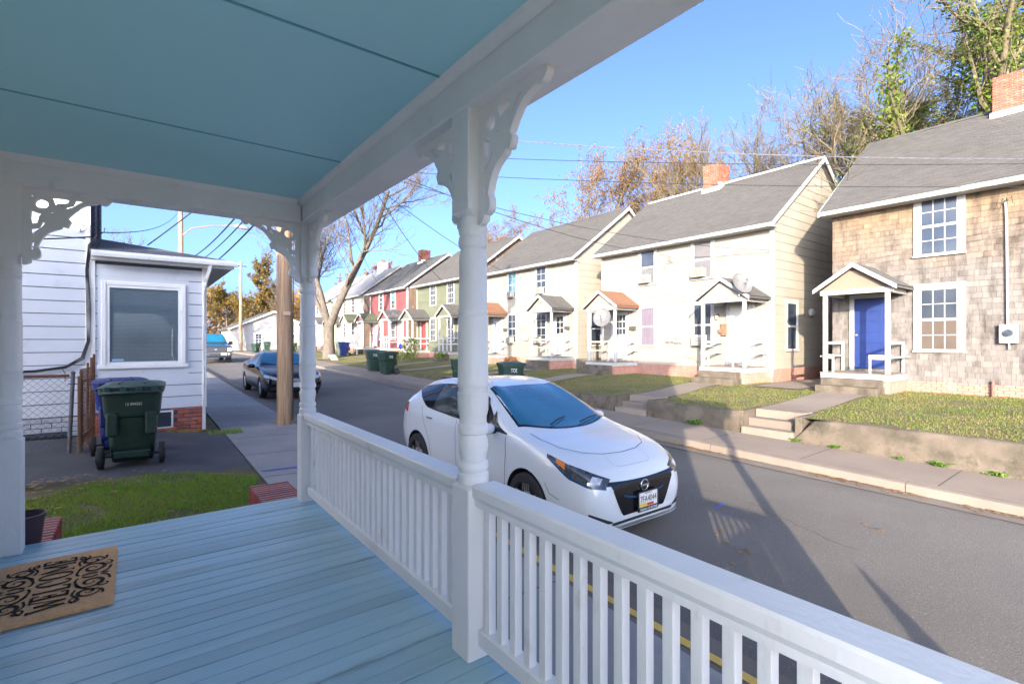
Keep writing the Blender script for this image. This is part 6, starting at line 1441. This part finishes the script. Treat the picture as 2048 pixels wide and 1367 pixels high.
def tree(name, label, base, H_, seed, r0, mat, limbs=None, leaf=None, nleaf=0, lsize=.075, spread=.55, ivy=0, clear=.28, dens=(6, 6, 6, 4), group=None, up=.12, lean=(0,0), twig=.012):
    r = random.Random(seed); wood = MB(); tips = []; stems = []
    t = thing(name, label, 'tree', base, group)
    def branch(p, d, L, rad, lvl):
        n = (7, 6, 5, 4, 3)[lvl]; pts = [p.copy()]; rr = [rad]; d = d.normalized(); q = p.copy()
        wob = (.07, .20, .26, .30, .3)[lvl]
        for i in range(n):
            d = (d+Vector((r.gauss(0, wob), r.gauss(0, wob), r.gauss(0, wob)*.7+up*(1 if lvl else .3)))).normalized(); q = q+d*(L/n); pts.append(q.copy()); rr.append(max(twig*.6, rad)*lerp(1, .36 if lvl < 3 else .45, (i+1)/n))
        wood.tube(pts, rr, (10, 7, 5, 4, 3)[lvl], cap=False)
        if lvl <= 2: stems.append((pts, rr, lvl))
        if lvl >= 3:
            tips.extend(pts[1:])
        if lvl == 4: return
        k = dens[lvl] if lvl < 4 else 0
        for j in range(k):
            tt = lerp(clear if lvl == 0 else .18, 1, (j+r.random()*.8)/k); idx = min(int(tt*n), n-1); f = tt*n-idx; pp = pts[idx].lerp(pts[idx+1], max(0, min(1, f))); bd = (pts[idx+1]-pts[idx]).normalized()
            a = r.uniform(0, 2*pi); o = bd.orthogonal().normalized(); o = (Matrix.Rotation(a, 3, bd) @ o)
            sp = spread*r.uniform(.7, 1.35)*(1.1 if lvl == 0 else 1)
            nd = (bd*(1-sp*.55)+o*sp+Vector((0,0,.12))).normalized()
            branch(pp, nd, L*r.uniform(.42, .66)*(1.05-.35*tt if lvl == 0 else 1), max(twig, min(rr[idx]*.58, rad*.5)*r.uniform(.75, 1)), lvl+1)
    b = Vector(base)
    if limbs:
        th, = limbs[:1]; wood.tube([b-Vector((0,0,.3)), b+Vector((0,0,.15)), b+Vector((.02,.02,th*.5)), b+Vector((0,0,th))], [r0*1.45, r0*1.15, r0*.95, r0*.95], 14, cap=False)
        for (d, L, rad, off) in limbs[1:]: branch(b+Vector((0,0,th*off)), Vector(d), L, rad, 0)
    else:
        wood.tube([b-Vector((0,0,.3)), b+Vector((0,0,.3))], [r0*1.35, r0*1.02], 10, cap=False)
        branch(b+Vector((0,0,.25)), Vector((lean[0], lean[1], 1)), H_*.72, r0, 0)
    wood.build('trunk', mat, t, smooth=R(60))
    if leaf and tips:
        m = MB()
        for _ in range(nleaf):
            p = r.choice(tips)+Vector((r.gauss(0,.13), r.gauss(0,.13), r.gauss(0,.13))); blade(m, p, lsize*r.uniform(.6, 1.2), r)
        m.build('crown', leaf, t)
    if ivy:
        m = MB()
        for _ in range(ivy):
            pts, rr, lv = r.choice(stems); k = r.randrange(len(pts)-1); tt = r.random(); p = pts[k].lerp(pts[k+1], tt); s_ = rr[k]*1.1+.10+abs(r.gauss(0, .26 if lv == 0 else .16))
            a = Vector((r.gauss(0,1), r.gauss(0,1), r.gauss(0,1))).normalized(); blade(m, p+a*s_, .075*r.uniform(.6, 1.3), r)
        m.build('ivy', lf_ivy, t)
    return t
gz_ = lambda x, y: z_far(x, y)-.05
# street tree with two great limbs
Rv = Vector((.797, -.604, 0)); Fv = Vector((.604, .797, 0)); sb = (11.7, 38.3, z_far(11.7, 38.3)-.05)
tree('street_tree', 'big bare street tree forking into two great grey limbs', sb, 15, 12, .42, bark,
    limbs=[2.5, (tuple(-Rv*.12+Vector((0,0,1))), 9.5, .25, .95), (tuple(Rv*.55+Vector((0,0,1))), 11.5, .30, .9), (tuple(-Rv*.55+Fv*.2+Vector((0,0,1))), 7.5, .18, 1.0)], leaf=lf_few, nleaf=1200, lsize=.06, spread=.62, dens=(9, 7, 6, 4), up=.14)
def T(u, X, ytop, seed, name, label, **kw):
    x = (u-1024)/997; d = X/(sin(TH)+cos(TH)*x); Y = d*(cos(TH)-sin(TH)*x); H_ = CZ+(682-ytop)/997*d-z_far(X, Y)
    tree(name, label, (X, Y, z_house(Y)-.1), H_*kw.pop('hs', .88), seed, kw.pop('r0', .24), kw.pop('mat', bark_t), **kw)
G_ = 'tall trees behind the row of houses'
T(1205, 29, 238, 31, 'tall_tree', 'full copper-leaved tree behind the gap between the cream houses', leaf=lf_cop, nleaf=19000, lsize=.075, group=G_, dens=(9, 6, 6, 4), clear=.15)
T(1325, 29, 250, 32, 'tall_tree', 'golden-brown tree directly behind the near cream roof', leaf=lf_gold, nleaf=13500, lsize=.075, group=G_, dens=(9, 6, 6, 4), clear=.15)
T(1275, 34, 300, 33, 'tall_tree', 'smaller copper tree between the copper and the golden tree', leaf=lf_cop, nleaf=5700, lsize=.075, group=G_, dens=(8, 6, 5, 4), clear=.15)
T(1440, 29, 200, 34, 'bare_tree', 'bare forked tree next to the chimney of the near cream house', leaf=None, group=G_, dens=(10, 7, 6, 4), up=.2)
T(1525, 30, 205, 35, 'bare_tree', 'bare upright tree behind the ridge of the near cream house', leaf=None, group=G_, dens=(10, 7, 6, 4), up=.2)
T(1660, 27, 110, 36, 'bare_tree', 'pale bare tree rising in the gap beside the shingled house', leaf=None, group=G_, dens=(9, 7, 6, 4), spread=.65)
T(1745, 26.5, 60, 37, 'bare_tree', 'bare purplish tree behind the left end of the shingled roof', leaf=None, group=G_, dens=(10, 7, 7, 4), spread=.6)
T(1800, 31, 120, 38, 'bare_tree', 'thin bare tree between the purplish tree and the ivy tree', leaf=None, ivy=1500, group=G_, dens=(7, 6, 6, 4))
T(1975, 26, -170, 39, 'ivy_tree', 'huge ivy-clad tree towering over the chimney of the shingled house', ivy=26000, r0=.5, hs=1.15, dens=(11, 6, 6, 4), spread=.7, clear=.2, group=G_)
T(1880, 29, 40, 46, 'ivy_tree', 'second ivy-wrapped tree leaning beside the towering one', ivy=11000, r0=.3, dens=(9, 6, 5, 4), spread=.65, lean=(-.1, .15), group=G_)
T(1040, 31, 375, 40, 'tall_tree', 'rusty tree behind the middle cream roof', leaf=lf_cop, nleaf=7980, lsize=.075, group=G_, dens=(8, 6, 5, 4), clear=.15)
T(1105, 33, 400, 41, 'bare_tree', 'thin bare tree beside the rusty tree', leaf=lf_few, nleaf=400, group=G_)
T(985, 34, 400, 42, 'tall_tree', 'reddish tree half hidden by the turned porch post', leaf=lf_cop, nleaf=5700, lsize=.075, group=G_, clear=.15)
T(775, 31, 512, 43, 'tall_tree', 'bright orange tree peeping over the white roof', leaf=lf_or, nleaf=5000, lsize=.17, group=G_, clear=.12, dens=(9, 6, 5, 3))
T(705, 33, 545, 44, 'tall_tree', 'low red-orange tree behind the glaring white roof', leaf=lf_or, nleaf=3500, lsize=.17, group=G_, clear=.12, dens=(8, 6, 5, 3))
def far_tree(u, d, ytop, seed, label, leaf, n, ls, z0=.9, name='autumn_tree', r0=.25, **kw):
    x = (u-1024)/997; X = d*(sin(TH)+cos(TH)*x); Y = d*(cos(TH)-sin(TH)*x); tree(name, label, (X, Y, z0), (CZ+(682-ytop)/997*d-z0)*.85, seed, r0, bark, leaf=leaf, nleaf=n, lsize=ls, clear=.12, dens=(9, 6, 5, 3), **kw)
far_tree(510, 88, 500, 51, 'broad yellow-green autumn tree behind the far gabled house', lf_mix, 7000, .2)
far_tree(455, 95, 545, 52, 'brownish autumn tree behind the pickup truck', lf_mix, 4500, .2)
far_tree(600, 92, 590, 53, 'golden tree behind the low white house', lf_gold, 5000, .22)
far_tree(240, 48, 425, 54, 'bare twiggy tree showing over the bungalow roof', lf_few, 500, .08, .6, 'bare_tree')
far_tree(560, 80, 560, 55, 'thin bare tree behind the kerbside pole', lf_few, 600, .12, .9, 'bare_tree')
# far-off woods: one mass
def woods(name, n, box, mat, size, seed):
    r = random.Random(seed); m = MB(); x0, x1, y0, y1, h0, h1 = box
    for _ in range(n):
        x = r.uniform(x0, x1); y = r.uniform(y0, y1); top = lerp(h0, h1, .5+.5*noise.noise((x*.09, y*.09, seed))); z = 1+top*r.random()**.8; blade(m, Vector((x, y, z)), size*r.uniform(.5, 1.3), r)
    o = m.build(name, mat); o['kind'] = 'stuff'
lf_wood = leafmat('brown_woods', [(.17,.10,.055), (.25,.15,.07), (.32,.20,.08), (.20,.16,.06)], .3)
woods('far_woods', 15000, (-25, 45, 112, 124, 7, 15), lf_wood, .42, 1)
woods('far_woods', 9000, (46, 54, -30, 112, 4, 9), lf_wood, .45, 2)
woods('far_woods', 7000, (-70, -50, 10, 112, 6, 12), lf_wood, .5, 3)
# shrubs and garden bits in front of the green and red houses
def shrub(x, y, h, w, n, mat, label, seed, name='shrub'):
    r = random.Random(seed); z = z_far(x, y); t = thing(name, label, 'shrub', (x, y, z)); m = MB()
    for k in range(7): a = k*.9; m.tube([(x, y, z), (x+cos(a)*w*.3, y+sin(a)*w*.3, z+h*.5), (x+cos(a)*w*.5, y+sin(a)*w*.5, z+h*.85)], [.012, .008, .004], 4)
    m.build('stem', bark, t); m = MB()
    for _ in range(n): 
        a = r.uniform(0, 6.28); q = r.random()**.5*w*.55; blade(m, Vector((x+cos(a)*q, y+sin(a)*q, z+h*(.15+.85*r.random()*(1-.4*(q/w)**2)))), .06*r.uniform(.6, 1.3), r)
    m.build('foliage', mat, t); return t
lf_sh = leafmat('shrub_leaves', [(.08,.16,.02), (.18,.27,.04), (.3,.33,.06)], .4)
shrub(14.2, 29.6, 1.5, 1.0, 700, lf_sh, 'tall yellow-green shrub beside the sage green porch', 1); shrub(14.3, 32.3, .6, 1.2, 350, lf_sh, 'low leafy plant bed before the far porch of the green house', 2); shrub(15.2, 27.4, .6, .8, 250, lf_sh, 'small potted-looking shrub at the near porch of the green house', 3); shrub(16.5, 21.9, .45, .7, 160, lf_few, 'dry brown shrub at the foot of the middle cream house', 4)
t = thing('garden_pinwheel', 'blue garden ornament on a stick beside the tall shrub', 'ornament', (13.9, 30.3, z_far(13.9, 30.3))); zz = z_far(13.9, 30.3)
m = MB(); m.tube([(13.9, 30.3, zz), (13.9, 30.3, zz+.95)], .012, 5); m.build('stick', steel, t); m = MB()
for k in range(12): a = k*pi/6; m.tube([(13.88, 30.3, zz+.95), (13.84, 30.3+.13*cos(a), zz+.95+.13*sin(a)), (13.86, 30.3+.2*cos(a+.3), zz+.95+.2*sin(a+.3))], [.03, .05, .02], 5)
m.build('petals', M('ornament_blue', (.03,.04,.45), rough=.4), t)
# bicycle lying by the white house, lawn sign by the tree
t = thing('bicycle', 'old bicycle standing on the lawn before the white house', 'bicycle', (13.2, 44.6, z_far(13.2, 44.6))); zb = z_far(13.2, 44.6)
for dy in (0, 1.05):
    w = MB(); w.tube([(13.2, 44.1+dy+.33*cos(2*pi*k/20), zb+.34+.33*sin(2*pi*k/20)) for k in range(21)], .022, 6, cap=False); wo = w.build('wheel', black, t); m = MB()
    for k in range(8): m.tube([(13.2, 44.1+dy, zb+.34), (13.2, 44.1+dy+.32*cos(k*pi/4), zb+.34+.32*sin(k*pi/4))], .004, 4)
    m.build('spokes', steel, wo)
m = MB(); a, b, c, d = (13.2, 44.1, zb+.34), (13.2, 44.55, zb+.36), (13.2, 44.42, zb+.82), (13.2, 45.0, zb+.86)
for p, q in ((a, b), (a, c), (b, c), (b, d), (c, d), (d, (13.2, 45.15, zb+.34))): m.tube([p, q], .018, 6)
m.build('frame', iron, t); m = MB(); m.box(13.13, 13.27, 44.3, 44.52, zb+.86, zb+.91, .02); m.build('saddle', black, t); m = MB(); m.tube([(12.95, 45.05, zb+1.0), (13.2, 45.0, zb+.95), (13.45, 45.05, zb+1.0)], .014, 6); m.build('handlebar', iron, t)
t = thing('spare_tyre', 'loose black tyre on the lawn behind the big bare tree', 'tyre', (12.9, 42.6, z_far(12.9, 42.6))); m = MB(); m.lathe([(.2,-.1), (.31,-.1), (.33,-.05), (.33,.05), (.31,.1), (.2,.1), (.2,-.1)], 24, Matrix.Translation((12.9, 42.6, z_far(12.9, 42.6)+.32)) @ Matrix.Rotation(pi/2, 4, 'Y') @ Matrix.Rotation(.2, 4, 'X'), cap=False); m.build('tread', black, t, smooth=R(40))
t = thing('lawn_sign', 'small white sign leaning on the lawn by the big bare tree', 'sign', (11.2, 35.2, z_far(11.2, 35.2))); zz = z_far(11.2, 35.2); m = MB(); m.box(-.35, .35, -.01, .01, 0, .5, .003, Matrix.Translation((11.2, 35.2, zz+.05)) @ Matrix.Rotation(.6, 4, 'Z') @ Matrix.Rotation(-.7, 4, 'X')); m.build('board', white, t); m = MB(); m.tube([(11.2, 35.2, zz), (11.25, 35.5, zz+.3)], .012, 5); m.build('stake', iron, t)
# stand-in evergreen added out of view, shaped to cast the pointed shadow on the street
t = thing('shadow_evergreen', 'small pointed evergreen south of the porch, shadow on the street', 'tree', (1.05, -1.62, .2)); r = random.Random(4)
m = MB(); m.tube([(1.05, -1.62, .1), (1.05, -1.62, 1.2)], [.03, .01], 6); m.build('trunk', bark, t); m = MB()
for _ in range(2600):
    z = r.random()**1.3; a = r.uniform(0, 6.28); q = .26*(1-z)*r.random()**.4; blade(m, Vector((1.05+cos(a)*q, -1.62+sin(a)*q, .22+1.12*z)), .03, r)
m.build('crown', leafmat('evergreen', [(.03,.07,.02), (.05,.11,.03)], .1), t)
